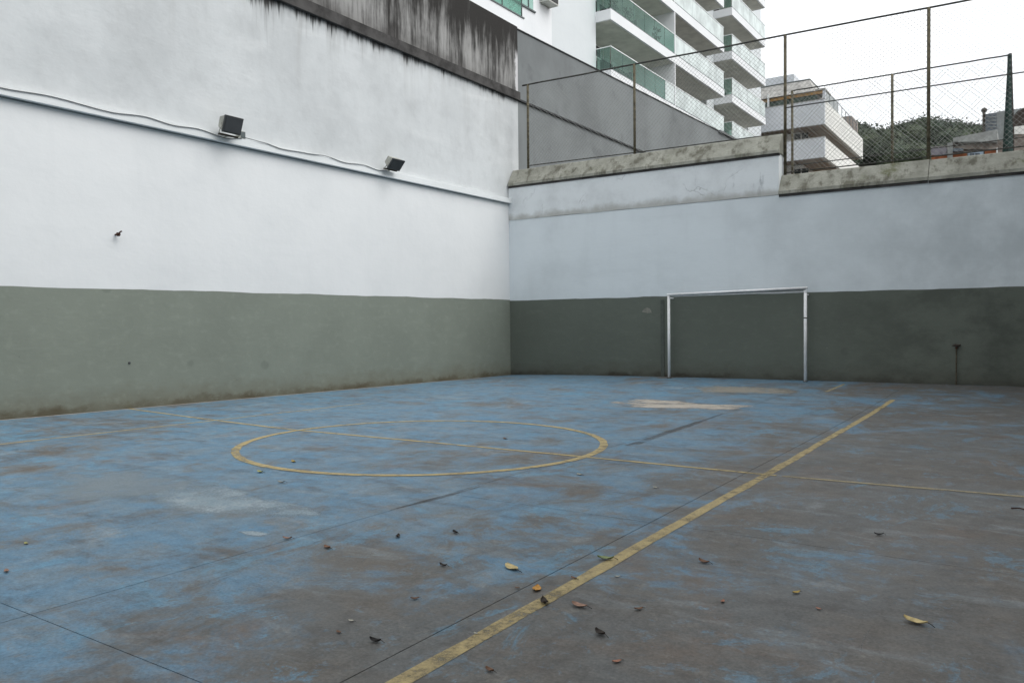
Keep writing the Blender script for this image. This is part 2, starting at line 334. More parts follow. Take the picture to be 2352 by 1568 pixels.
MAT['glassg'] = mat_glass('green_balustrade_glass', (0.66, 0.82, 0.77), 0.12)
MAT['glassf'] = mat_glass('frosted_balustrade_glass', (0.84, 0.92, 0.90), 0.82, 0.25)
def mat_ground():
    t = NT('earth_and_asphalt'); n = t.noise(t.pos(), 0.25, 7, 0.6); return t.out(t.mix(n, (0.05, 0.05, 0.048), (0.11, 0.105, 0.09)), 0.95, 0.15, n, 0.4, 0.05)
MAT['ground'] = mat_ground()
def mat_forest():
    t = NT('forest_leaves'); a = t.noise(t.pos(), 0.11, 3, 0.5); b = t.noise(t.pos(), 0.9, 4, 0.6)
    c = t.mix(t.mr(a, 0.35, 0.65), (0.040, 0.060, 0.040), (0.068, 0.084, 0.048))
    c = t.mix(t.mul(t.mr(b, 0.4, 0.7), 0.5), c, (0.035, 0.050, 0.045))
    return t.out(c, 0.75, 0.2)
MAT['forest'] = mat_forest()

# ---------------------------------------------------------------- mesh helpers
class MB:
    def __init__(s, xf=None): s.v = []; s.f = []; s.xf = xf
    def pts(s, P):
        b = len(s.v)
        for p in P: s.v.append(tuple(s.xf(*p)) if s.xf else tuple(p))
        return b
    def box(s, x0, x1, y0, y1, z0, z1):
        b = s.pts([(x, y, z) for z in (z0, z1) for y in (y0, y1) for x in (x0, x1)])
        s.f += [tuple(b+i for i in q) for q in ((0, 2, 3, 1), (4, 5, 7, 6), (0, 1, 5, 4), (2, 6, 7, 3), (0, 4, 6, 2), (1, 3, 7, 5))]
        return s
    def prism(s, poly, d):                                # polygon (list of points) swept by vector d
        n = len(poly); d = Vector(d); b = s.pts(list(poly) + [tuple(Vector(p)+d) for p in poly])
        s.f.append(tuple(range(b+n-1, b-1, -1))); s.f.append(tuple(range(b+n, b+2*n)))
        for i in range(n): j = (i+1) % n; s.f.append((b+i, b+j, b+n+j, b+n+i))
        return s
    def tube(s, P, r, n=8, cap=True):
        P = [Vector(p) for p in P]; b0 = len(s.v); R = r if isinstance(r, (list, tuple)) else [r]*len(P)
        for i, p in enumerate(P):
            d = (P[min(i+1, len(P)-1)]-P[max(i-1, 0)]).normalized(); a = Vector((0, 0, 1)) if abs(d.z) < .9 else Vector((1, 0, 0))
            u = d.cross(a).normalized(); v = d.cross(u).normalized()
            s.pts([p+(u*math.cos(2*math.pi*k/n)+v*math.sin(2*math.pi*k/n))*R[i] for k in range(n)])
        for i in range(len(P)-1):
            for k in range(n): s.f.append((b0+i*n+k, b0+i*n+(k+1) % n, b0+(i+1)*n+(k+1) % n, b0+(i+1)*n+k))
        if cap: s.f.append(tuple(b0+k for k in range(n))[::-1]); e = b0+(len(P)-1)*n; s.f.append(tuple(e+k for k in range(n)))
        return s
    def grid(s, fn, nu, nv):
        b = s.pts([fn(i/nu, j/nv) for j in range(nv+1) for i in range(nu+1)])
        for j in range(nv):
            for i in range(nu): a = b+j*(nu+1)+i; s.f.append((a, a+1, a+nu+2, a+nu+1))
        return s
    def build(s, name, mat, parent=None, smooth=False, kind=None, label=None):
        me = D.meshes.new(name); me.from_pydata(s.v, [], s.f); me.update()
        me.materials.append(MAT[mat] if isinstance(mat, str) else mat)
        if smooth: me.polygons.foreach_set('use_smooth', [True]*len(me.polygons))
        o = D.objects.new(name, me); col.objects.link(o)
        if parent is not None: attach(o, parent)
        if kind: o['kind'] = kind
        if label: o['label'] = label
        return o
def attach(o, parent):
    o.parent = parent
    if parent.type == 'EMPTY': o.matrix_parent_inverse = Matrix.Translation(-parent.location)
def thing(name, label, cat, loc, group=None):
    o = D.objects.new(name, None); col.objects.link(o); o.location = loc; o.empty_display_size = 0.2
    o['label'] = label; o['category'] = cat
    if group: o['group'] = group
    return o
def tag(o, label, cat, group=None):
    o['label'] = label; o['category'] = cat
    if group: o['group'] = group
    return o
def wob(a, seed=0, amp=0.010): return noise.noise((a*1.3, seed, 0))*amp*1.6 + noise.noise((a*6.0, seed+9, 0))*amp*0.6

# ================================================================ THE SETTING
gm = MB()
XS = [-1500, -300, -60, -14, 0, 20, 60, 300, 1500]
def gz(x, y): return -0.45 if y < 0.47 else 4.6
YS = [-1500, -300, -60, -20, 0.46, 0.48, 8, 30, 70, 130, 300, 1500]
gm.grid(lambda u, v: (XS[round(u*(len(XS)-1))], YS[round(v*(len(YS)-1))], gz(0, YS[round(v*(len(YS)-1))])), len(XS)-1, len(YS)-1)
gm.build('ground', 'ground', kind='structure')

# ---------------- court floor: base sheet with concrete slabs on it, joints left open
FX0, FX1, FY0, FY1 = -0.02, 13.59, -27.0, 0.02
cb = MB(); cb.grid(lambda u, v: (FX0+(FX1-FX0)*u, FY0+(FY1-FY0)*v, fz(FX0+(FX1-FX0)*u, FY0+(FY1-FY0)*v)-0.012), 40, 54)
floor_o = cb.build('court_floor', 'joint', kind='structure')
G = 0.0024
xc = [(-0.02, 8.40), (8.40, 10.13), (10.13, 13.59)]
for i, (a, b) in enumerate(xc):
    ys = [-27.0, -16.73, 0.02] if i == 0 else [-27.0, -19.9, -16.73, -13.58, 0.02]
    for j in range(len(ys)-1):
        c0, c1 = ys[j]+G, ys[j+1]-G; a0, b0 = a+G, b-G
        mb = MB(); nx = max(2, int((b0-a0)/0.45)); ny = max(2, int((c1-c0)/0.45))
        def top(u, v): X = a0+(b0-a0)*u; Y = c0+(c1-c0)*v; return (X, Y, fz(X, Y))
        mb.grid(top, nx, ny)
        for (p, q) in (((0, 0), (1, 0)), ((1, 0), (1, 1)), ((1, 1), (0, 1)), ((0, 1), (0, 0))):   # slab edges
            def side(u, v, p=p, q=q):
                X, Y, Z = top(p[0]+(q[0]-p[0])*u, p[1]+(q[1]-p[1])*u); return (X, Y, Z-0.011*(1-v))
            mb.grid(side, 12, 1)
        mb.build('concrete_slab', 'floor', floor_o)

def strip(name, P, wd, mat, label, dz=0.002, seed=0, jit=0.008, kind=None):
    mb = MB(); L = []; 
    for i, p in enumerate(P):
        d = (Vector(P[min(i+1, len(P)-1)])-Vector(P[max(i-1, 0)])).normalized(); n = Vector((-d.y, d.x))
        for s_ in (1, -1):
            q = Vector(p)+n*(s_*wd/2+wob(i*0.37, seed+s_, jit)); L.append((q.x, q.y, fz(q.x, q.y)+dz))
    mb.pts(L); mb.f = [(2*i, 2*i+1, 2*i+3, 2*i+2) for i in range(len(P)-1)]
    return mb.build(name, mat, floor_o, label=label)
def seg(x0, y0, x1, y1, step=0.2, bow=0.012, seed=1):
    n = max(2, int(math.hypot(x1-x0, y1-y0)/step)); return [(x0+(x1-x0)*i/n + noise.noise((i*0.06, seed, 0))*bow*1.5, y0+(y1-y0)*i/n + noise.noise((i*0.06, seed+5, 1))*bow*1.5) for i in range(n+1)]
strip('side_line', seg(10.33, -26.5, 10.29, -3.42, seed=3), 0.082, 'yellow', 'yellow side line running from foreground to the goal end', seed=2)
strip('side_line', seg(2.22, -26.0, 2.46, -8.4, seed=8), 0.07, 'yellow2', 'thin faded yellow side line near the left wall', seed=5)
strip('side_line', seg(2.46, -8.3, 2.50, -3.4, seed=9), 0.06, 'faint', 'almost worn-away end of the left side line', seed=6)
strip('halfway_line', seg(0.02, -11.30, 4.33, -11.52, seed=11)+seg(4.5, -11.51, 8.41, -11.42, seed=11)+seg(8.6, -11.42, 10.4, -11.42, seed=11), 0.06, 'yellow', 'yellow halfway line crossing the centre circle', dz=0.003, seed=7)
strip('halfway_line', seg(10.45, -11.42, 13.2, -11.2, seed=12)+seg(13.3, -11.2, 13.5, -11.2, seed=12), 0.065, 'yellow2', 'faded halfway line right of the side line', dz=0.003, seed=17)
strip('end_line', seg(2.5, -3.35, 10.25, -3.36, seed=13), 0.06, 'faint', 'ghost of an end line in front of the goal', seed=8)
strip('goal_area_line', seg(8.97, -2.45, 8.97, -0.6, seed=14), 0.06, 'yellow2', 'short faded yellow dash near the right goalpost', seed=9)
strip('wall_edge_line', seg(0.06, -26, 0.05, -1.0, seed=15), 0.05, 'cream', 'pale line along the foot of the left wall', seed=10)
CC, CR = (6.39, -11.47), 2.08
strip('centre_circle', [(CC[0]+CR*math.cos(a*math.pi/70), CC[1]+CR*math.sin(a*math.pi/70)) for a in range(141)], 0.09, 'yellow', 'yellow centre circle', dz=0.004, seed=20)
def mat_blot(name, c1, c2, op, ero=1.3):                # worn patch that frays into the paint around it
    t = NT(name); n = t.noise(t.pos(1, 1, 0), 4.5, 8, 0.76); m = t.noise(t.pos(1, 1, 0), 1.6, 4, 0.6); f = t.noise(t.pos(1, 1, 0), 55, 4, 0.75)
    at = t.new('ShaderNodeAttribute'); at.attribute_name = 'core'
    v = t.add(at.outputs['Fac'], t.add(t.mr(n, 0.32, 0.68, -0.42*ero, 0.42*ero, False), t.add(t.mr(m, 0.35, 0.65, -0.35, 0.35, False), t.mr(f, 0.3, 0.7, -0.18, 0.18, False))))
    c = t.shade(t.mix(t.mr(n, 0.38, 0.62), c1, c2), t.mr(f, 0.3, 0.7, 0.7, 1.25, False))
    return t.out(c, 0.75, 0.3, alpha=t.mul(t.mr(v, 0.10, 0.95), op))
BM = dict(cream=mat_blot('bare_screed_patch', (0.50, 0.445, 0.37), (0.38, 0.35, 0.31), 1.0, 0.7), faint=mat_blot('ghost_scuff', (0.34, 0.31, 0.25), (0.28, 0.265, 0.23), 0.75, 1.3),
          pale=mat_blot('pale_scuff_patch', (0.36, 0.42, 0.45), (0.22, 0.29, 0.335), 0.9, 1.1), pale2=mat_blot('faded_wash_patch', (0.30, 0.35, 0.375), (0.23, 0.28, 0.31), 0.6, 1.3), dirt=mat_blot('dirt_patch', (0.085, 0.066, 0.052), (0.10, 0.08, 0.065), 0.45, 1.3))
def blot(name, P, mat, label, dz, seed, jag=0.10):       # irregular patch outlined by pixels
    W_ = [onfloor(*p) for p in P]; c = sum(W_, Vector())/len(W_); out = []
    n = len(W_)
    for i in range(n):
        for k in range(5):
            p = W_[i].lerp(W_[(i+1) % n], k/5); r = (p-c); q = c + r*(1.22+jag*noise.noise((i*1.7+k*0.5, seed, 0))*1.6); out.append(q)
    mb = MB(); m = len(out); rings = [0.55, 0.8, 1.0]
    mb.pts([(c.x, c.y, fz(c.x, c.y)+dz)])
    for k in rings: mb.pts([(lambda p: (p.x, p.y, fz(p.x, p.y)+dz))(c.lerp(q, k)) for q in out])
    mb.f = [(0, 1+i, 1+(i+1) % m) for i in range(m)]
    for j in range(2): mb.f += [(1+j*m+i, 1+(j+1)*m+i, 1+(j+1)*m+(i+1) % m, 1+j*m+(i+1) % m) for i in range(m)]
    o = mb.build(name, BM[mat], floor_o, label=label)
    at = o.data.attributes.new('core', 'FLOAT', 'POINT'); at.data.foreach_set('value', [1.0]+[0.8]*m+[0.42]*m+[-0.55]*m)
    return o
blot('bare_patch', [(1413, 924), (1450, 918), (1500, 917), (1560, 921), (1610, 928), (1680, 929), (1728, 931), (1690, 938), (1640, 942), (1570, 941), (1520, 938), (1460, 934)], 'cream', 'bare cream patch of worn paint in front of the goal', 0.001, 1)
blot('bare_patch', [(1570, 889), (1640, 885), (1760, 889), (1850, 897), (1800, 905), (1700, 903), (1610, 900)], 'faint', 'thin pale scuff close to the goal mouth', 0.001, 2, 0.2)
blot('scuff_patch', [(330, 1130), (420, 1112), (520, 1114), (600, 1140), (690, 1160), (738, 1185), (640, 1192), (560, 1180), (470, 1178), (380, 1168)], 'pale', 'pale blue-grey scuffed patch on the left of the court', 0.001, 3, 0.15)
blot('scuff_patch', [(60, 1120), (160, 1088), (300, 1084), (420, 1096), (520, 1112), (440, 1130), (330, 1140), (200, 1150), (100, 1146)], 'pale2', 'broad faded wash of paint near the left wall', 0.0008, 14, 0.2)
blot('scuff_patch', [(545, 1220), (580, 1218), (625, 1226), (600, 1232), (565, 1229)], 'pale', 'small pale chip below the scuffed patch', 0.0015, 4, 0.1)
blot('dirt_stain', [(1436, 1023), (1500, 1000), (1560, 980), (1640, 955), (1660, 949), (1655, 953), (1590, 978), (1530, 998), (1470, 1020)], 'dirt', 'dark dirt settled along a floor joint', 0.001, 5, 0.1)
blot('dirt_stain', [(890, 1172), (960, 1152), (1040, 1132), (1110, 1114), (1090, 1124), (1020, 1143), (950, 1160)], 'dirt', 'brown dirt streak below the centre circle', 0.001, 6, 0.1)
def scr(P, wd, label, m='scratch'):
    q = [onfloor(*p) for p in P]; strip('scratch', [(a.x, a.y) for a in q], wd, m, label, dz=0.002, seed=len(label), jit=0.002)
scr([(830, 1291), (838, 1284), (850, 1273), (862, 1264)], 0.005, 'thin white scratch in the foreground left')
scr([(2062, 1327), (2080, 1331), (2096, 1333), (2108, 1333)], 0.006, 'thin white scratch on the right')
scr([(2003, 1436), (1990, 1458), (1980, 1480), (1976, 1503)], 0.003, 'wandering hairline crack filled with pale dust')
scr([(40, 1158), (80, 1160), (120, 1170), (165, 1177), (215, 1186), (280, 1187), (340, 1190)], 0.012, 'dark crack in the paint on the left', 'dirt')
scr([(445, 1135), (510, 1122), (560, 1133), (610, 1148)], 0.010, 'dark edge of a lifted paint patch', 'dirt')

# ================================================================ LEFT BOUNDARY WALL (plane x = 0), runs past the corner to y = 0.56
Y0, Y1 = -30.0, 0.56
lw = thing('boundary_wall', 'tall white wall on the left with olive band, white ledge and black-stained concrete top', 'wall', (-0.15, -13, -0.3))
def banded(zb, zt, mat, name, x1, par, y0=Y0, y1=Y1, seedb=None, seedt=None, label=None, th=0.3):
    """wall slab facing +x; bottom and top edges may waver like a hand-painted edge"""
    mb = MB(); n = int((y1-y0)/0.15); L = []
    for i in range(n+1):
        y = y0+(y1-y0)*i/n; a = zb+(wob(y, seedb) if seedb else 0); b = zt+(wob(y, seedt) if seedt else 0)
        L += [(x1, y, a), (x1, y, b), (x1-th, y, b), (x1-th, y, a)]
    mb.pts(L)
    for i in range(n):
        k = 4*i; mb.f += [(k, k+4, k+5, k+1), (k+1, k+5, k+6, k+2), (k+2, k+6, k+7, k+3), (k+3, k+7, k+4, k)]
    mb.f += [(0, 1, 2, 3), (4*n+3, 4*n+2, 4*n+1, 4*n)]
    return mb.build(name, mat, par, label=label)
banded(-0.45, 2.13, 'green', 'painted_band', 0, lw, seedt=3.3, label='olive green painted lower band')
banded(2.13, 4.82, 'white', 'white_wall', 0, lw, seedb=3.3, label='clean white middle of the wall')
banded(4.835, 4.965, 'ledge', 'ledge', 0.10, lw, y1=-0.0, th=0.395, label='projecting white ledge')
banded(4.811, 4.833, 'greywall', 'ledge_shadow_strip', 0.012, lw, y1=-0.0, th=0.1, label='grey strip in place of the shadow line under the ledge')  # strip whose grey stands in for the ledge's shadow
banded(4.967, 7.83, 'upper', 'upper_wall', -0.02, lw, th=0.28, label='older greyish render with black drips from the top')
banded(7.83, 8.06, 'drip', 'drip_moulding', 0.07, lw, th=0.37, label='black mouldy drip moulding')
banded(8.06, 9.93, 'concrete', 'concrete_parapet', -0.01, lw, th=0.29, label='black-streaked concrete parapet')

# ================================================================ GREY PODIUM WALL beyond the corner, same plane a little back
pw = thing('podium_wall', 'smooth grey wall rising behind the fence below the white apartments', 'wall', (-0.3, 14, 4.6))
mb = MB(); T = [(0.562, 9.87), (9.6, 10.13), (18.5, 10.36), (30, 10.66)]; XP = -0.05
mb.prism([(XP, 0.562, 4.5), (XP, 30, 4.5)] + [(XP, a, b) for a, b in T[::-1]], (-0.35, 0, 0)); mb.build('wall_face', 'grey', pw)
MB().box(XP+0.002, XP+0.055, 0.562, 11.0, 7.845, 7.90).build('ledge', 'greyedge', pw)
mb = MB(); mb.prism([(XP+0.03, 0.562, 9.872), (XP+0.03, 18.0, 10.348), (XP+0.03, 18.0, 10.378), (XP+0.03, 0.562, 9.902)], (-0.42, 0, 0)); mb.build('wall_cap', 'greyedge', pw)
mb = MB(); mb.prism([(XP+0.10, 18.05, 10.30), (XP+0.10, 22.6, 10.42), (XP+0.10, 22.6, 10.50), (XP+0.10, 18.05, 10.40)], (-0.3, 0, 0)); mb.build('dark_top_strip', 'cable', pw)  # dark strip along the far part of the wall top

# ================================================================ BACK WALL (plane y = 0)
bw = thing('back_wall', 'white wall with dark olive lower band and mossy coping behind the goal', 'wall', (6, 0.2, -0.3))
XR = 24.0
def banded_b(zb, zt, mat, name, yf, x0, x1, seedb=None, seedt=None, label=None, th=0.4):
    mb = MB(); n = int((x1-x0)/0.15); L = []
    for i in range(n+1):
        x = x0+(x1-x0)*i/n; a = zb+(wob(x, seedb) if seedb else 0); b = zt+(wob(x, seedt) if seedt else 0)
        L += [(x, yf, a), (x, yf, b), (x, yf+th, b), (x, yf+th, a)]
    mb.pts(L)
    for i in range(n):
        k = 4*i; mb.f += [(k, k+1, k+5, k+4), (k+1, k+2, k+6, k+5), (k+2, k+3, k+7, k+6), (k+3, k, k+4, k+7)]
    mb.f += [(3, 2, 1, 0), (4*n, 4*n+1, 4*n+2, 4*n+3)]
    return mb.build(name, mat, bw, label=label)
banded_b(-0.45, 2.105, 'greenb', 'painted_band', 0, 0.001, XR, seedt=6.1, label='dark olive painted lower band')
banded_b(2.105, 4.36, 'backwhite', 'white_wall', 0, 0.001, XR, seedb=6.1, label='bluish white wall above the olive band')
banded_b(4.362, 5.31, 'patch', 'raised_wall_block', -0.012, 0.001, 7.45, seedb=8.2, label='cracked block raising the wall left of the step')
def coping(x0, x1, z0, z1, name, label, yb=0.56):
    mb = MB(); n = max(2, int((x1-x0)/0.25)); L = []
    for i in range(n+1):
        x = x0+(x1-x0)*i/n; q = noise.noise((x*1.9, z0, 0))*0.018; r = noise.noise((x*2.3, z0, 4))*0.018
        L += [(x, -0.06+q, z0), (x, -0.055+q, z0+0.07), (x, 0.22+r, z1-0.03+q), (x, 0.26, z1+r*0.5), (x, yb, z1+r*0.5), (x, yb, z0)]
    mb.pts(L)
    for i in range(n):
        for k in range(6): a = 6*i+k; b = 6*i+(k+1) % 6; mb.f.append((a, b, b+6, a+6))
    mb.f += [(5, 4, 3, 2, 1, 0), tuple(6*n+k for k in range(6))]
    o = mb.build(name, 'coping', bw, label=label)
    MB().box(x0+0.002, x1-0.002, -0.03, 0.02, z0-0.055, z0-0.001).build('drip_edge', 'drip', o)
    return o
coping(0.003, 7.47, 5.312, 5.80, 'coping', 'higher sloped concrete coping left of the step')
coping(7.452, 10.49, 4.366, 4.845, 'coping', 'lower mossy concrete coping right of the step')
coping(10.50, XR, 4.36, 4.83, 'coping', 'greener mossy coping at the right edge')
MB().box(4.545, 4.635, -0.022, 0.001, 0.09, 2.02).build('dark_strip', 'dark_strip', bw, label='dark vertical strip left of the goal')  # thin dark upright strip on the wall
def chip(name, pts, mat, label, yy=-0.004):              # flaked paint: a thin irregular flake of bare render
    P = [ony(a, b, 0) for a, b in pts]; mb = MB(); mb.prism([(p.x, yy, p.z) for p in P], (0, 0.006, 0)); return mb.build(name, mat, bw, label=label)
chip('paint_chip', [(1474, 716), (1479, 710), (1486, 706), (1493, 709), (1497, 718), (1488, 719)], simple('bare_plaster', (0.22, 0.22, 0.19), 0.9), 'pale chip in the olive paint left of the goal')
tf = thing('rusty_wall_tap', 'rusty tap head on a thin rusted pipe low on the back wall', 'tap', (11.02, -0.06, 0.14))
MB().tube([(11.02, -0.05, 0.10), (11.02, -0.05, 0.90)], 0.011, 8).build('pipe', 'tappipe', tf)
MB().tube([(10.95, -0.06, 0.93), (11.00, -0.065, 0.94), (11.06, -0.065, 0.93), (11.10, -0.06, 0.95)], [0.012, 0.028, 0.028, 0.012], 8).build('tap_head', 'taphead', tf)
MB().tube([(11.02, 0.0, 0.885), (11.02, -0.07, 0.885)], 0.02, 8).build('wall_bracket', 'rust', tf)
pg = thing('rusty_wall_bolt', 'small rusty bolt sticking out of the white left wall', 'bolt', (0.0, -11.45, 2.99))
MB().tube([(-0.02, -11.45, 3.0), (0.13, -11.45, 3.0)], 0.014, 8).build('shank', 'rust', pg)
MB().tube([(0.07, -11.45, 3.0), (0.10, -11.45, 3.0)], 0.034, 6).build('nut', 'rust', pg)
MB().tube([(0.085, -11.45, 3.0), (0.10, -11.42, 3.045), (0.12, -11.41, 3.05)], 0.012, 6).build('hook', 'rust', pg)
pg2 = tag(MB().tube([(-0.02, -11.27, 0.93), (0.012, -11.27, 0.93), (0.016, -11.27, 0.93)], [0.02, 0.02, 0.01], 10).build('wall_plug', 'lampdark'), 'small black round plug low in the olive band of the left wall', 'plug')

# ================================================================ GOAL
gx0, gx1, gy = 4.878, 8.10, -0.30
gl = thing('goal_frame', 'white steel goal frame without a net against the back wall', 'goal', (6.5, gy, fz(6.5, gy)))
for gx, lab in ((gx0, None), (gx1, 'right post with a joint ring')):
    zt = 2.14; p = MB().tube([(gx, gy, fz(gx, gy)-0.02), (gx, gy, zt)], 0.034, 14).build('post', 'goal', gl, smooth=True, label=lab)
    MB().tube([(gx, gy, fz(gx, gy)-0.01), (gx, gy, fz(gx, gy)+0.012)], 0.06, 14).build('foot_plate', 'rustpipe', p)
    if lab: MB().tube([(gx, gy, 1.52), (gx, gy, 1.545)], 0.037, 14).build('joint_ring', 'rail', p)
MB().tube([(gx0-0.035, gy-0.02, 2.135), (gx1+0.05, gy-0.02, 2.20)], 0.026, 12).build('crossbar', 'goal', gl, smooth=True)
MB().tube([(gx0+0.03, gy+0.03, 2.098), (gx1-0.03, gy+0.03, 2.125)], 0.017, 12).build('lower_crossbar', 'goal', gl, smooth=True)
MB().prism([(gx0, gy+0.01, 2.105), (gx1, gy+0.01, 2.135), (gx1, gy+0.01, 2.185), (gx0, gy+0.01, 2.125)], (0, 0.012, 0)).build('gap_shade_strip', 'greywall', gl)  # flat grey strip colouring in the shade between the two bars
for gx in (gx0, gx1):
    MB().box(gx-0.03, gx+0.03, gy-0.035, gy+0.045, 2.10, 2.15).build('bracket', 'goal', gl)
    MB().tube([(gx, gy, 2.05), (gx, 0.02, 2.05)], 0.014, 8).build('wall_tie', 'goal', gl)

# ================================================================ FENCES
def fence(name, label, y, posts, ztop, zbase, mids, panels, pr=0.035, rr=0.022, rail0=None, cell=0.11):
    f_ = thing(name, label, 'fence', (posts[0], y, zbase(posts[0])))
    for i, x in enumerate(posts):
        lean = noise.noise((x, y, 3))*0.03
        MB().tube([(x, y, zbase(x)-0.03), (x+lean, y, ztop(x))], pr, 8).build('post', 'post', f_, smooth=True)
    x0 = rail0 if rail0 is not None else posts[0]
    MB().tube([(x0+(posts[-1]-x0)*i/30, y, ztop(x0+(posts[-1]-x0)*i/30)+noise.noise((i*0.5, y, 0))*0.012) for i in range(31)], rr, 8).build('top_rail', 'rail', f_, smooth=True)
    for (a, b, za, zb) in mids:
        MB().tube([(a, y, za), ((a+b)/2, y, (za+zb)/2-0.01), (b, y, zb)], 0.014, 6).build('rail', 'rail', f_, smooth=True)
    for (a, b, z0, z1) in panels:
        mb = MB(); h = z1-z0; k = -int(h/cell)-1
        while a+k*cell < b:
            for sgn in (1, -1):
                xs, zs, xe, ze = (a+k*cell, z0, a+k*cell+h, z1) if sgn > 0 else (a+k*cell, z1, a+k*cell+h, z0)
                t0 = max(0, (a-xs)/h); t1 = min(1, (b-xs)/h)
                if t1-t0 > 0.02:
                    p = Vector((xs+h*t0, y+0.012*sgn, zs+(ze-zs)*t0)); q = Vector((xs+h*t1, y+0.012*sgn, zs+(ze-zs)*t1)); mb.tube([p, q], 0.003, 3, False)
            k += 1
        mb.build('chain_link_panel', 'wire', f_, kind='stuff')
    return f_
zt1 = lambda x: 8.17-0.012*x
zb1 = lambda x: 5.80 if x < 7.43 else 4.84
P1 = [0.435, 3.70, 7.50, 10.46, 13.5, 16.6, 19.7]
fence('chain_link_fence', 'tall rusty chain-link fence standing on the coping of the back wall', 0.36, P1, zt1, zb1,
      [(0.45, 7.45, 5.90, 5.83), (7.5, 19.7, 6.41, 6.38), (7.5, 19.7, 4.91, 4.95)],
      [(P1[i]+0.03, P1[i+1]-0.03, (5.86 if i < 2 else 4.92), zt1(P1[i])-0.05) for i in range(len(P1)-1)], rail0=0.27)
P2 = [6.53, 9.15, 11.81]
fence('chain_link_fence', 'lower parallel chain-link fence further back behind the wall', 5.0, P2, lambda x: 8.06, lambda x: 4.6,
      [(6.53, 19, 5.92, 6.05)], [(P2[i]+0.03, P2[i+1]-0.03, 5.9, 8.0) for i in range(2)], pr=0.035, rr=0.02)
cv = thing('pole_cover', 'narrow dark green cone-shaped cover hanging on the last post of the rear fence', 'cover', (11.78, 5.0, 4.6))
mb = MB(); n = 14; zs = [(4.6, 0.17), (5.3, 0.15), (5.6, 0.125), (6.1, 0.10), (6.6, 0.082), (7.1, 0.062), (7.6, 0.045), (8.07, 0.036)]
for j, (z_, r_) in enumerate(zs):
    cx_ = 11.76+0.05*(z_-4.6)/3.4
    mb.pts([(cx_+r_*(1+0.18*math.sin(k*5.1+j*0.2))*math.cos(2*math.pi*k/n), 4.96+r_*(1+0.18*math.sin(k*5.1+j*0.2))*math.sin(2*math.pi*k/n), z_) for k in range(n)])
for j in range(len(zs)-1):
    for k in range(n): mb.f.append((j*n+k, j*n+(k+1) % n, (j+1)*n+(k+1) % n, (j+1)*n+k))
mb.f.append(tuple((len(zs)-1)*n+k for k in range(n)))
mb.build('cover_sheet', 'cone', cv, smooth=False)
MB().tube([(11.90, 5.02, 4.6), (11.89, 5.02, 6.2), (11.83, 5.02, 8.10)], 0.035, 8).build('pole', 'conestem', cv)

# ================================================================ FLOODLIGHTS, CABLE, JUNCTION BOX on the left wall
def floodlight(yc, zc, wd, ht, tilt, label, wide):
    f_ = thing('floodlight', label, 'floodlight', (0.05, yc, 4.965), 'floodlights on the left wall ledge')
    ct, st_ = math.cos(tilt), math.sin(tilt)
    def X(a, b, c): return Vector((0.34 + a*ct - c*(-st_)*1.0, yc + b, zc - a*st_ + c*ct))     # a outwards along the beam, c up the face
    def bx(a0, a1, b0, b1, c0, c1, tb=1.0, tc=1.0):
        m = MB(X); P = []
        for a, kb, kc in ((a0, tb, tc), (a1, 1, 1)):
            P += [(a, b0*kb, c0*kc), (a, b1*kb, c0*kc), (a, b1*kb, c1*kc), (a, b0*kb, c1*kc)]
        b = m.pts(P); m.f = [tuple(b+i for i in q) for q in ((3, 2, 1, 0), (4, 5, 6, 7), (0, 1, 5, 4), (1, 2, 6, 5), (2, 3, 7, 6), (3, 0, 4, 7))]
        return m
    hw, hh = wd/2, ht/2
    bx(-0.17, 0.0, -hw, hw, -hh, hh, 0.86, 0.62).build('housing', 'lampbody', f_)
    rim = bx(0.001, 0.028, -hw-0.012, hw+0.012, -hh-0.012, hh+0.012).build('front_rim', 'lampdark', f_)
    bx(0.029, 0.034, -hw+0.018, hw-0.018, -hh+0.018, hh-0.018).build('glass', 'lampglass', rim)
    MB(X).tube([(-0.05, -hw-0.006, 0.0), (-0.02, -hw-0.03, -hh*0.6), (-0.05, -hw-0.02, -hh-0.06)], 0.009, 6).build('bracket_arm', 'lampbody', f_)
    MB(X).tube([(-0.05, hw+0.006, 0.0), (-0.02, hw+0.03, -hh*0.6), (-0.05, hw+0.02, -hh-0.06)], 0.009, 6).build('bracket_arm', 'lampbody', f_)
    p = X(-0.05, 0, -hh-0.06)
    MB().box(p.x-0.02, p.x+0.02, yc-hw-0.02, yc+hw+0.02, p.z-0.014, p.z+0.014).build('crossbar', 'rustpipe', f_)
    MB().tube([(p.x, yc, p.z), (0.08, yc, p.z-0.02), (0.045, yc, 4.97)], 0.013, 6).build('stem', 'lampbody', f_)
    MB().box(0.0, 0.09, yc-0.08, yc+0.08, 4.966, 4.982).build('base_plate', 'rustpipe', f_)
    return f_
floodlight(-9.44, 5.10, 0.36, 0.28, math.radians(20), 'larger floodlight with square dark glass beside the junction box', 0)
floodlight(-5.10, 5.09, 0.38, 0.25, math.radians(42), 'smaller floodlight tilted down, nearer the corner', 0)
jb = thing('junction_box', 'small weathered grey junction box right of the larger floodlight', 'junction box', (0.05, -9.02, 4.97))
MB().box(-0.02, 0.10, -9.08, -8.97, 4.97, 5.10).build('box', 'lampbody', jb); MB().box(0.098, 0.106, -9.075, -8.975, 4.98, 5.09).build('lid', 'sill', jb)
MB().tube([(0.05, -9.03, 4.95), (0.05, -9.03, 4.975)], 0.02, 8).build('cable_gland', 'rust', jb)
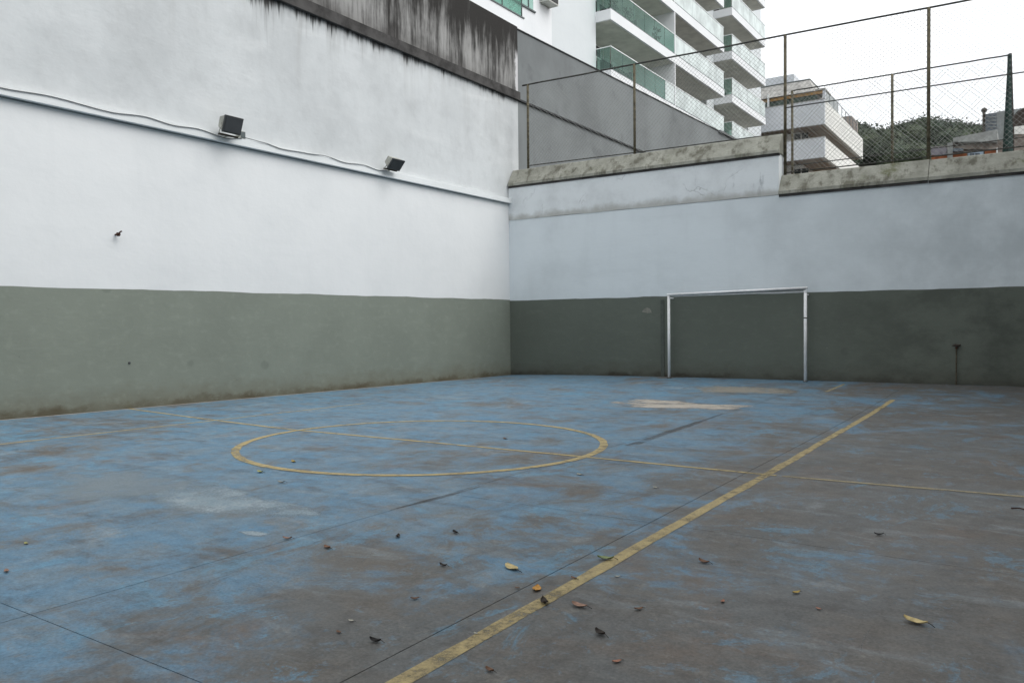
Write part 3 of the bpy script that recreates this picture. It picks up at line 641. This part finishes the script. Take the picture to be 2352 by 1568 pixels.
def cable(P, label):
    out = []
    for i in range(len(P)-1):
        a, b = Vector(P[i]), Vector(P[i+1])
        for k in range(8): t_ = k/8; t2 = t_*t_*(3-2*t_); out.append((a.x+(b.x-a.x)*t_, a.y+(b.y-a.y)*t_, a.z+(b.z-a.z)*t2))
    out.append(tuple(P[-1])); o = MB().tube(out, 0.007, 6).build('cable', 'cable', smooth=True); return tag(o, label, 'cable', 'cables along the ledge')
cable([(0.112, -24, 4.95), (0.112, -19, 4.93), (0.112, -15, 4.96), (0.112, -13.1, 4.92), (0.112, -12.45, 4.955), (0.112, -11.55, 4.915), (0.112, -10.95, 4.965), (0.112, -10.45, 4.925), (0.112, -9.98, 4.958), (0.112, -9.4, 4.90), (0.108, -9.06, 4.96)], 'dark cable sagging along the ledge left of the larger floodlight')
cable([(0.108, -8.99, 4.99), (0.112, -8.55, 4.975), (0.112, -8.12, 4.93), (0.112, -7.5, 4.955), (0.112, -7.0, 4.985), (0.112, -6.45, 4.935), (0.112, -5.9, 4.975), (0.112, -5.4, 4.93), (0.108, -5.15, 4.975)], 'dark cable sagging along the ledge between the two floodlights')

# ================================================================ APARTMENT BUILDING behind the grey wall
AP = Vector((-4.547, 15.86, 13.514)); aa = math.radians(0.463)
def A(u, v, w_): return (AP.x+u*math.sin(aa)+v*math.cos(aa), AP.y+u*math.cos(aa)-v*math.sin(aa), AP.z+w_)
ap = thing('apartment_building', 'white apartment block with green glass balconies above the grey wall', 'building', A(8, -5, -13.9))
FH, NL = 2.88, 6
def abox(*a): return MB(A).box(*a)
VF, VR = -0.80, -2.7                                      # facade plane, back of the recessed balconies
TOP = FH*(NL-1)+2.6
abox(-26, -4.42, -13, VF+0.15, -13.9, TOP).build('wall', 'aptwhite', ap, label='whiter wall block at the left end')
abox(-4.415, -0.002, -13, VF, -13.9, TOP).build('wall', 'aptwall', ap, label='plain pale wall left of the balconies')
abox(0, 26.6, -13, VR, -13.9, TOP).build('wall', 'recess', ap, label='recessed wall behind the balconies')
abox(16.36, 17.78, VR+0.001, -1.2, -13.9, TOP).build('wall', 'aptwall', ap, label='narrow wall between the balcony stacks')
abox(26.601, 30, -13, -1.6, -13.9, TOP).build('wall', 'aptwall', ap)
def balcony(u0, u1, v0, lev, divs, styles, pane=1.32):
    z = FH*lev
    s_ = abox(u0, u1, VR+0.002, v0, z-0.50, z).build('balcony_slab', 'aptwhite', ap)
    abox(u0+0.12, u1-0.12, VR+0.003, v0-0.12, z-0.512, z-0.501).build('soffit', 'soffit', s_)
    abox(u0, u1, v0-0.05, v0-0.003, z+0.001, z+0.05).build('sill_channel', 'sill', s_)
    ed = [u0]+divs+[u1]
    for k in range(len(ed)-1):
        a, b = ed[k]+0.05, ed[k+1]-0.05; n = max(1, round((b-a)/pane)); st_ = styles[k]
        for i in range(n):
            abox(a+(b-a)*i/n+0.012, a+(b-a)*(i+1)/n-0.012, v0-0.034, v0-0.022, z+0.052, z+1.08).build('glass_pane', st_ if not (k == 0 and lev == 0 and i == n-1) else 'glassf', s_)
            if i: abox(a+(b-a)*i/n-0.014, a+(b-a)*i/n+0.014, v0-0.055, v0-0.036, z+0.05, z+1.08).build('mullion', 'railw' if st_ == 'glassf' else 'sill', s_)
        abox(a-0.04, b+0.04, v0-0.06, v0-0.005, z+1.082, z+1.125).build('handrail', 'railw', s_)
    for i in range(2):                                    # return side towards the viewer
        L = v0-VF-0.08
        abox(u0+0.022, u0+0.034, VF+0.04+L*i/2, VF+0.02+L*(i+1)/2, z+0.052, z+1.08).build('glass_pane', 'glassg', s_)
    abox(u0+0.006, u0+0.06, VF+0.002, v0-0.062, z+1.082, z+1.125).build('handrail', 'railw', s_)
    for d in divs: abox(d-0.05, d+0.05, VR+0.004, v0+0.012, z+0.001, z+FH-0.502).build('dividing_wall', 'aptwhite', s_)
    for k in range(len(ed)-1):                             # doors at the back of the balcony
        a, b = ed[k], ed[k+1]; m = (a+b)/2; wdr = min(1.5, (b-a)*0.28)
        for q in (m-(b-a)*0.22, m+(b-a)*0.2):
            d_ = abox(q-wdr, q+wdr, VR-0.05, VR+0.02, z+0.01, z+2.15).build('balcony_door', 'door', s_)
            abox(q-0.03, q+0.03, VR+0.021, VR+0.05, z+0.02, z+2.13).build('door_frame', 'railw', d_)
for lev in range(-1, NL):
    balcony(0.0, 16.36, 0.0, lev, [8.0], ['glassg' if lev < 2 else 'glassf', 'glassf'])
    balcony(17.8, 25.5, 0.05, lev, [], ['glassf'])
# glazed balcony and window at the near left end
for lev in range(-1, 3):
    z = FH*lev
    s_ = abox(-16, -7.72, VF+0.151, 0.0, z-0.5, z).build('balcony_slab', 'aptwhite', ap)
    abox(-16, -7.66, -0.08, 0.03, z+0.001, z+0.05).build('sill_channel', 'sill', s_)
    for i in range(6):
        abox(-16+i*1.37+0.02, -16+(i+1)*1.37-0.02, -0.04, -0.025, z+0.052, z+2.2).build('glass_pane', 'glassg', s_)
        abox(-16+(i+1)*1.37-0.02, -16+(i+1)*1.37+0.02, -0.055, -0.015, z+0.05, z+2.2).build('mullion', 'door', s_)
    abox(-7.80, -7.785, VF+0.16, -0.06, z+0.052, z+2.2).build('glass_pane', 'glassg', s_)
    wn = abox(-7.6, -5.95, VF+0.11, VF+0.165, z+1.02, z+2.3).build('window', 'glassg', ap)
    abox(-7.7, -5.8, VF+0.151, VF+0.21, z+0.96, z+1.02).build('sill', 'sill', wn)
    abox(-6.35, -6.30, VF+0.151, VF+0.19, z+1.021, z+2.3).build('frame', 'sill', wn)
for (u, v, w_, lab) in ((1.5, -1.75, 1.25, 'on the lowest balcony at its left corner'), (5.9, -2.2, 4.0, 'on the middle balcony left of the dividing wall'), (14.3, -2.1, 4.15, 'on the second balcony row near its right end'), (14.6, -2.1, 1.25, 'on the lowest balcony row near its right end'),
                        (19.6, -1.9, 6.9, 'on the upper balcony of the far stack'), (19.8, -1.9, 4.0, 'on the middle balcony of the far stack'), (20.4, -1.9, 1.1, 'on the lowest balcony of the far stack'), (-5.0, -0.42, 1.55, 'on the whiter wall right of the glazed balcony')):
    c_ = thing('air_conditioner', 'boxy air conditioner '+lab, 'air conditioner', A(u, v, w_-0.02), 'air conditioners on the apartment building')
    abox(u-0.42, u+0.42, v-0.22, v+0.22, w_, w_+0.62).build('casing', 'ac', c_)
    abox(u-0.36, u+0.36, v+0.221, v+0.235, w_+0.05, w_+0.57).build('grille', 'acgrille', c_)
    abox(u-0.435, u-0.421, v-0.18, v+0.18, w_+0.06, w_+0.56).build('side_grille', 'acgrille', c_)
    b_ = v-0.22
    for q in (-0.3, 0.3): MB(A).tube([(u+q, v+0.2, w_-0.012), (u+q, (VR if u > 0 else VF)+0.02, w_-0.012), (u+q, (VR if u > 0 else VF)+0.02, w_-0.3)], 0.016, 6).build('bracket', 'ac', c_)

def potted(u, v, w_, h, label):
    p_ = thing('potted_plant', label, 'plant', A(u, v, w_), 'plants on the apartment balconies')
    MB(A).tube([(u, v, w_+0.001), (u, v, w_+0.3)], [0.12, 0.16], 10).build('pot', 'rustpipe', p_)
    rp = random.Random(int(u*10)); mb = MB(A)
    for i in range(70):
        a = rp.uniform(0, 6.28); e = rp.uniform(0.2, 1.4); r = rp.uniform(0.1, 0.34); c0 = (u+r*math.cos(a), v+r*math.sin(a)*0.7, w_+0.3+(h-0.35)*rp.uniform(0.1, 1)); s_ = 0.09
        b = mb.pts([(c0[0]-s_*math.sin(a), c0[1], c0[2]), (c0[0], c0[1]+s_*0.4, c0[2]+s_*0.5), (c0[0]+s_*1.4*math.sin(a), c0[1], c0[2]+s_*e), (c0[0], c0[1]-s_*0.4, c0[2]-s_*0.3)]); mb.f.append((b, b+1, b+2, b+3))
    mb.build('foliage', 'forest', p_)
    MB(A).tube([(u, v, w_+0.3), (u+0.02, v, w_+h-0.2)], 0.015, 5).build('stem', 'bark', p_)
for u, v, lv, h, lab in ((1.2, -0.45, 1, 1.3, 'bushy pot plant at the left corner of the middle balcony'), (3.1, -0.5, 1, 1.1, 'pot plant behind the middle of the green glass, middle balcony'), (6.6, -0.5, 1, 1.25, 'pot plant beside the dividing wall, middle balcony'), (9.3, -0.6, 1, 1.5, 'pot plant just right of the dividing wall, middle balcony'), (9.0, -0.6, 0, 1.5, 'pot plant just right of the dividing wall, lowest balcony'), (22.6, -0.5, 1, 1.45, 'pot plant on the far balcony stack')):
    potted(u, v, FH*lv, h, lab)
for u, lv, lab in ((2.2, 1, 'dark chair at the left of the middle balcony'), (4.6, 1, 'dark chair near the centre of the middle balcony'), (4.0, 0, 'dark chair on the lowest balcony behind green glass')):
    z = FH*lv; v = -0.9
    h_ = thing('balcony_chair', lab, 'chair', A(u, v, z), 'chairs on the apartment balconies')
    abox(u-0.24, u+0.24, v-0.24, v+0.24, z+0.42, z+0.47).build('seat', 'lampdark', h_); abox(u-0.24, u-0.20, v-0.24, v+0.24, z+0.471, z+0.95).build('backrest', 'lampdark', h_)
    for a in (-0.2, 0.2):
        for b in (-0.2, 0.2): abox(u+a-0.02, u+a+0.02, v+b-0.02, v+b+0.02, z+0.001, z+0.419).build('leg', 'lampdark', h_)

# ================================================================ TERRACED WHITE BLOCK further back
bx_, by_ = -1.36, 47.4
tb = thing('terraced_building', 'white block with stepped terrace parapets and an orange-trimmed penthouse, seen through the fence', 'building', (-8, 55, 4.6))
XL = -22.0; YE = 64.5
MB().box(XL, bx_-2.2, by_+2.0, YE-1, 4.6, 18.0).build('wall', 'b2side', tb)
def parapet(z0, z1, nm, ye):
    p = MB().box(XL, bx_, by_, by_+0.25, z0, z1).build(nm, 'b2front', tb)
    MB().box(bx_-0.25, bx_-0.001, by_+0.251, ye, z0-0.002, z1-0.002).build('side_parapet', 'b2side', p)
    MB().box(XL, bx_-0.26, by_+0.26, ye-0.01, z0+0.02, z0+0.14).build('terrace_slab', 'b2soffit', p)
    MB().box(XL, bx_+0.03, by_-0.03, by_+0.28, z1+0.001, z1+0.05).build('parapet_cap', 'b2roof', p)
parapet(16.79, 18.72, 'terrace_parapet', YE); parapet(14.18, 15.76, 'terrace_parapet', YE-1.5); parapet(11.4, 12.9, 'terrace_parapet', YE-3)
for z in (12.95, 15.85):
    for k, xx in enumerate((-3.6, -5.4, -8.2, -11)):
        wn = MB().box(xx-0.55, xx+0.55, by_+1.93, by_+2.02, z+0.1, z+0.85).build('window', 'door', tb)
        MB().box(xx-0.03, xx+0.03, by_+1.90, by_+1.925, z+0.1, z+0.85).build('mullion', 'b2side', wn)
for k in range(6):
    MB().box(bx_-2.21, bx_-2.18, by_+3+2.6*k, by_+4.3+2.6*k, 15.95, 16.7).build('window', 'door', tb)
ph = MB().box(XL, bx_-0.9, by_+1.2, by_+9, 18.0, 19.7).build('penthouse_wall', 'b2side', tb)
for k in range(9):
    MB().box(XL+0.2+k*2.2, XL+2.3+k*2.2, by_+0.9, by_+0.95, 18.85, 19.42).build('glazing_panel', 'b2glass', ph)
MB().box(XL, bx_-0.3, by_+0.82, by_+0.98, 19.42, 19.66).build('timber_fascia', 'wood', ph)
MB().box(bx_-0.32, bx_-0.12, by_+0.80, by_+1.0, 18.7, 19.75).build('corner_pillar', 'b2front', ph)
MB().box(-6.0, -5.86, by_+0.6, by_+0.75, 18.7, 20.0).build('corner_pillar', 'railw', ph)
rf = MB().prism([(XL, by_+0.6, 19.67), (-2.3, by_+0.6, 19.67), (-2.85, by_+1.6, 20.9), (XL, by_+1.6, 20.9)], (0, 0.02, 0)).build('roof', 'b2roof', tb, label='light grey sloping roof edge')
mb = MB(); mb.prism([(-2.3, by_+0.62, 19.67), (-2.0, by_+8, 19.67), (-2.85, by_+7, 20.9), (-2.85, by_+1.62, 20.9)], (-0.04, 0, 0)); mb.build('roof_side', 'b2roof', rf)
MB().box(XL, -2.8, by_+1.55, by_+7, 20.9, 20.97).build('roof_cap', 'sill', rf)
MB().box(-2.25, bx_-0.1, by_+0.7, by_+3, 19.68, 19.80).build('roof_cap', 'b2roof', rf)
MB().box(-14, -4.9, by_+5, by_+11, 20.0, 22.6).build('upper_block', 'b2front', tb, label='taller pale block rising behind the penthouse')
rl = MB().box(bx_-0.18, bx_-0.14, by_+0.9, YE-2.5, 19.75, 19.79).build('terrace_railing', 'slate', tb)
for k in range(9): MB().tube([(bx_-0.16, by_+0.9+k*1.7, 18.7), (bx_-0.16, by_+0.9+k*1.7, 19.78)], 0.03, 6).build('baluster', 'slate', rl)
for k in range(3): MB().box(bx_-0.17, bx_-0.15, by_+1.0+k*1.7, by_+2.5+k*1.7, 18.8, 19.7).build('glass_panel', 'b2glass', rl)
MB().box(bx_-2.5, bx_-0.4, YE-3.6, YE-0.3, 18.0, 20.3).build('stair_tower', 'stone', tb)

# ================================================================ HOUSES AT THE RIGHT, beyond the rear fence
hs_ = thing('hillside_house', 'weathered house with orange brick panels and pale sloping roof edge, far right', 'house', (10, 42, 4.6))
HY = 39.0
def hp(a, b, Y=HY): return ony((3420+a*420/2352)/1.6327, (380+b*280/1568)/1.6327, Y)
def hbox(name, a0, b0, a1, b1, mat, par, Y=HY, dp=0.4, label=None, lean=None):
    P = [hp(a0, b0, Y), hp(a1, b0 if lean is None else lean, Y), hp(a1, b1, Y), hp(a0, b1, Y)]
    return MB().prism([tuple(p) for p in P], (0, dp, 0)).build(name, mat, par, label=label)
hbox('wall', 420, 960, 2600, 1900, 'stone', hs_, HY+0.5, 6, lean=760)
hbox('brick_panel', 410, 1135, 735, 1900, 'brick', hs_, HY+0.3, 0.19)
hbox('brick_panel', 862, 1085, 1150, 1900, 'brick', hs_, HY+0.3, 0.19)
hbox('brick_panel', 1530, 1020, 1760, 1900, 'brick', hs_, HY+0.3, 0.19)
hbox('metal_sheeting', 400, 965, 730, 1130, 'tin', hs_, HY+0.2, 0.25, lean=940)
hbox('pillar', 745, 880, 855, 1900, 'pillar', hs_, HY+0.1, 0.39, lean=860)
hbox('wall_panel', 860, 850, 1800, 1010, 'stone', hs_, HY+0.25, 0.24, lean=770)
hbox('awning', 860, 985, 1070, 1050, 'slate', hs_, HY-0.3, 0.5)
wn = hbox('window', 1175, 1065, 1500, 1900, 'bluewin', hs_, HY+0.28, 0.2, lean=1040)
for q in (1215, 1330): hbox('pane', q, 1090, q+95, 1180, 'slate', wn, HY+0.24, 0.03)
hbox('roof_edge', 860, 770, 1790, 850, 'pillar', hs_, HY-0.2, 5, label='pale sloping roof edge', lean=590)
hbox('drainpipe', 1775, 980, 1800, 1900, 'railw', hs_, HY+0.15, 0.08)
tw = thing('roof_tower', 'grey rooftop tower with slate-blue louvre panel and a ball-topped post', 'tower', (11, 44, 4.6))
TY = 43.0
hbox('wall', 1780, 225, 2700, 2100, 'greywall', tw, TY, 4, lean=90)
hbox('louvre_panel', 1545, 270, 1780, 640, 'slate', tw, TY-0.2, 2.0, lean=235)
for k in range(4): hbox('louvre_slat', 1560, 330+70*k, 1770, 338+70*k, 'greywall', tw, TY-0.26, 0.055, lean=318+70*k)
hbox('post', 1478, 205, 1540, 2100, 'conestem', tw, TY-0.1, 0.3)
p = hp(1515, 190, TY+0.05); MB().tube([(p.x, p.y, p.z-0.18), (p.x, p.y, p.z-0.1), (p.x, p.y, p.z), (p.x, p.y, p.z+0.1), (p.x, p.y, p.z+0.17)], [0.06, 0.16, 0.19, 0.15, 0.03], 10).build('ball_finial', 'conestem', tw, smooth=True)
hbox('white_band', 2090, 540, 2700, 690, 'b2side', tw, TY-0.3, 0.29, lean=470)
hbox('fluted_band', 2090, 700, 2700, 900, 'stone', tw, TY-0.2, 0.19, lean=660)
hbox('dark_opening', 2060, 985, 2250, 1090, 'door', tw, TY-0.1, 0.09)
c_ = hp(2360, 360, TY); mb = MB(); q = [(c_.x+0.62*math.cos(a*math.pi/12), TY-0.12, c_.z+0.62*math.sin(a*math.pi/12)) for a in range(13)]+[(c_.x-0.62, TY-0.12, c_.z-0.7), (c_.x+0.62, TY-0.12, c_.z-0.7)]
mb.prism(q, (0, 0.11, 0)).build('arched_window', 'conestem', tw)

# ================================================================ WOODED HILL
def hz(x, y):
    t_ = max(0, min(1, (y-110)/85)); t_ = t_*t_*(3-2*t_)
    return 4.0+35*t_ + 3.0*noise.noise((x*0.03, y*0.02, 0)) + 0.17*max(0, min(-x-4, 30)) - 0.02*max(0, x-4) - (0.25*max(0, y-196))
MB().grid(lambda u, v: (-140+320*u, 100+140*v, hz(-140+320*u, 100+140*v)), 50, 30).build('hill', 'ground', kind='structure', smooth=True)
rnd = random.Random(11); fv, ff = [], []
def crown(cx, cy, cz, r, n):
    b = len(fv)
    for j in range(4):
        for k in range(7):
            h = -0.7+1.6*j/3; q = math.sqrt(max(0.04, 1-h*h))*0.80*r*(1+0.25*noise.noise((k+cx, j+cy, 0)))
            fv.append((cx+q*math.cos(k*0.8976), cy+q*math.sin(k*0.8976), cz+0.72*r*h))
    for j in range(3):
        for k in range(7): ff.append((b+j*7+k, b+j*7+(k+1) % 7, b+j*7+7+(k+1) % 7, b+j*7+7+k))
    ff.append(tuple(b+21+k for k in range(7)))
    for i in range(n):
        a = rnd.uniform(0, 2*math.pi); h = rnd.uniform(-0.35, 1); q = math.sqrt(max(0, 1-h*h*0.9)); rr = r*rnd.uniform(0.72, 1.06)*(1+0.28*noise.noise((math.cos(a)*1.7+cx, math.sin(a)*1.7+cy, h*2)))
        p = Vector((cx+rr*q*math.cos(a), cy+rr*q*math.sin(a), cz+rr*h*0.85)); s_ = rnd.uniform(0.16, 0.40)
        d1 = Vector((rnd.gauss(0, 1), rnd.gauss(0, 1), rnd.gauss(0, .6))).normalized(); d2 = d1.cross(Vector((rnd.gauss(0, 1), rnd.gauss(0, 1), rnd.gauss(0, 1)))).normalized()
        b = len(fv); fv.extend([tuple(p-d1*s_), tuple(p+d2*s_*0.6), tuple(p+d1*s_), tuple(p-d2*s_*0.6)]); ff.append((b, b+1, b+2, b+3))
for i in range(330):
    x = rnd.uniform(-42, 60); y = rnd.uniform(118, 200); r = rnd.uniform(2.4, 4.6); crown(x, y, hz(x, y)+r*0.9, r, int(130*r))
for i in range(60):
    x = rnd.uniform(-42, 60); y = rnd.uniform(184, 198); r = rnd.uniform(2.2, 4.2); crown(x, y, hz(x, y)+r*1.15, r, int(170*r))
fm = MB(); fm.v = fv; fm.f = ff
fo = fm.build('forest', 'forest'); fo['kind'] = 'stuff'; fo['label'] = 'dark green wooded hillside beyond the buildings'; fo['category'] = 'forest'

# ================================================================ FALLEN LEAVES AND LITTER ON THE COURT
LC = dict(tan=(0.54, 0.43, 0.21), green=(0.25, 0.30, 0.14), orange=(0.46, 0.23, 0.05), dark=(0.035, 0.026, 0.02), pink=(0.30, 0.18, 0.13), brown=(0.16, 0.085, 0.05), black=(0.012, 0.010, 0.009), yellow=(0.42, 0.30, 0.08), salmon=(0.36, 0.17, 0.11), pale=(0.42, 0.40, 0.33), lime=(0.36, 0.36, 0.14))
for k in list(LC): MAT['leaf_'+k] = simple('leaf_'+k, LC[k], 0.65, 0.3, 0.25, 40)
def leaf(px, py, size, rot, kind, label, curl=0.35, crumple=0.15):
    c = onfloor(px, py); dist = (c-CAM).dot(FW); L = 1.25*size*dist/FPX; curl *= 0.6; Wd = L*0.48; ca, sa = math.cos(rot), math.sin(rot)
    th = thing('fallen_leaf', label, 'leaf', (c.x, c.y, fz(c.x, c.y)), 'fallen leaves on the court')
    sd = px*0.13+py*0.7; NU, NV = 8, 4
    def q(u, v, dz):
        s_ = u-0.5; wv = math.sin(math.pi*min(1, max(0.02, u))**0.85)**0.8*(v-0.5)*Wd
        z_ = curl*L*(2*s_)**2*0.35 + curl*abs(v-0.5)*Wd*0.9 + crumple*L*0.3*noise.noise((u*3+sd, v*3, sd))
        a = s_*L; return (a*ca-wv*sa, a*sa+wv*ca, max(0.002, z_+0.004)+dz)
    mb = MB(lambda x, y, z: (c.x+x, c.y+y, fz(c.x+x, c.y+y)+z))
    mb.grid(lambda u, v: q(u, v, 0), NU, NV); mb.grid(lambda u, v: q(1-u, v, 0.0012), NU, NV)
    b = mb.build('blade', 'leaf_'+kind, th, smooth=True)
    e = q(1, .5, 0); st_ = MB(lambda x, y, z: (c.x+x, c.y+y, fz(c.x+x, c.y+y)+max(z, 0.0025)))
    st_.tube([e, (e[0]+0.12*L*ca, e[1]+0.12*L*sa, e[2]*0.7+0.002), (e[0]+0.25*L*(ca-0.3*sa), e[1]+0.25*L*(sa+0.3*ca), 0.004)], 0.018*L, 5).build('stalk', 'leaf_dark', th)
LEAVES = [
 (1176, 1305, 42, 0.1, 'tan', 'largest pale yellow leaf left of the side line', .3), (1391, 1285, 30, 0.9, 'green', 'curled green leaf just left of the side line', .7),
 (1233, 1353, 34, 2.6, 'orange', 'orange leaf with dark stalk left of the side line', .3), (1250, 1385, 30, 2.9, 'dark', 'dark curled leaf touching the side line', .8),
 (1331, 1393, 34, 0.5, 'pink', 'pinkish brown leaf right of the side line beside a blue patch', .5), (1467, 1400, 18, 1.4, 'brown', 'small brown leaf right of the pinkish leaf', .6),
 (1617, 1292, 24, 0.3, 'brown', 'dark brown curled leaf alone right of the side line', .6), (1660, 1382, 14, 2.2, 'salmon', 'tiny orange-brown leaf between side line and yellow leaf', .4),
 (1829, 1362, 18, 1.5, 'yellow', 'yellow-orange leaf standing on end at the right', .5), (1880, 1399, 12, 0.2, 'salmon', 'tiny reddish leaf just below the yellow-orange leaf', .4),
 (2103, 1431, 44, 0.25, 'tan', 'long pale tan leaf with frayed edge at the far right', .6), (2019, 1229, 16, 0.9, 'black', 'black shrivelled leaf at the right', .8),
 (1379, 1457, 30, 0.1, 'dark', 'dark brown curled leaf in the foreground below the pinkish leaf', .8), (1417, 1520, 20, 1.5, 'salmon', 'salmon coloured leaf lowest in the foreground', .3),
 (1125, 1541, 22, 0.4, 'brown', 'brown leaf at the bottom edge right of the yellow line', .7), (862, 1474, 26, 0.7, 'black', 'black crumpled leaf lying on a floor joint', .8),
 (953, 1376, 16, 1.3, 'brown', 'brown leaf above the crumpled black leaf', .6), (1018, 1300, 17, 0.6, 'dark', 'dark red-brown leaf left of the largest pale leaf', .8),
 (1046, 1224, 17, 0.2, 'black', 'small black leaf above the largest pale leaf', .7), (914, 1233, 18, 2.7, 'dark', 'dark leaf left of the small black leaf', .6),
 (752, 1258, 22, 0.3, 'brown', 'flat brown leaf right of the pale chip', .4), (660, 1238, 18, 1.0, 'pink', 'twisted light brown leaf beside the pale chip', .7),
 (807, 1427, 12, 0.8, 'pale', 'tiny pale leaf scrap above the crumpled black leaf', .5), (598, 1085, 17, 0.5, 'lime', 'yellow-green leaf just outside the centre circle', .6),
 (674, 1061, 15, 0.2, 'yellow', 'yellow leaf inside the centre circle', .5), (646, 1108, 14, 1.1, 'pale', 'pale leaf below the yellow-green leaf', .6),
 (60, 1249, 13, 0.4, 'lime', 'tiny greenish leaf at the left edge', .4), (15, 1313, 18, 0.2, 'pink', 'reddish brown leaf at the left edge', .5),
 (1418, 1325, 11, 1.2, 'pale', 'white leaf scrap beside the side line', .5), (1318, 1329, 14, 0.4, 'brown', 'small brown leaf left of the white scrap', .5),
 (778, 1453, 14, 0.3, 'brown', 'faint red-brown leaf left of the crumpled black leaf', .4), (1331, 1090, 14, 0.2, 'pale', 'pale leaf scrap right of the centre circle', .3),
 (1505, 1120, 11, 0.2, 'pale', 'tiny pale scrap between circle and side line', .3), (1188, 1351, 10, 0.7, 'brown', 'tiny brown scrap left of the orange leaf', .4),
 (1093, 1456, 10, 0.5, 'pale', 'tiny pale scrap left of the yellow line in the foreground', .4), (1160, 1008, 12, 0.1, 'brown', 'brown scrap inside the circle near the halfway line', .4),
]
for a in LEAVES: leaf(a[0], a[1], a[2], a[3]+YAW*-1, a[4], a[5], a[6])
p0, p1 = onfloor(2322, 1168), onfloor(2360, 1173)
tag(MB().tube([(p0.x, p0.y, p0.z+0.006), ((p0.x+p1.x)/2, (p0.y+p1.y)/2+0.01, p0.z+0.012), (p1.x, p1.y, p1.z+0.006)], 0.005, 6).build('twig', 'rust'), 'thin dark twig at the right edge of the court', 'twig')

# ================================================================ BLOCK ON THE RIGHT of the court (outside the picture; it shades the right hand side)
nb = thing('neighbouring_building', 'plain rendered building along the right side of the court, outside the picture', 'building', (20, -14, -0.45))
MB().box(13.6, 26.0, -40.0, -0.07, -0.45, 10.6).build('wall', 'grey', nb)
MB().box(13.5, 26.1, -40.1, -0.09, 10.601, 10.95).build('parapet', 'coping', nb)
for lv in range(2):
    for k in range(9):
        wn = MB().box(13.56, 13.65, -37+k*4, -35.4+k*4, 4.2+lv*3, 5.6+lv*3).build('window', 'door', nb)
        MB().box(13.50, 13.62, -37.1+k*4, -35.3+k*4, 4.1+lv*3, 4.19+lv*3).build('sill', 'b2side', wn)
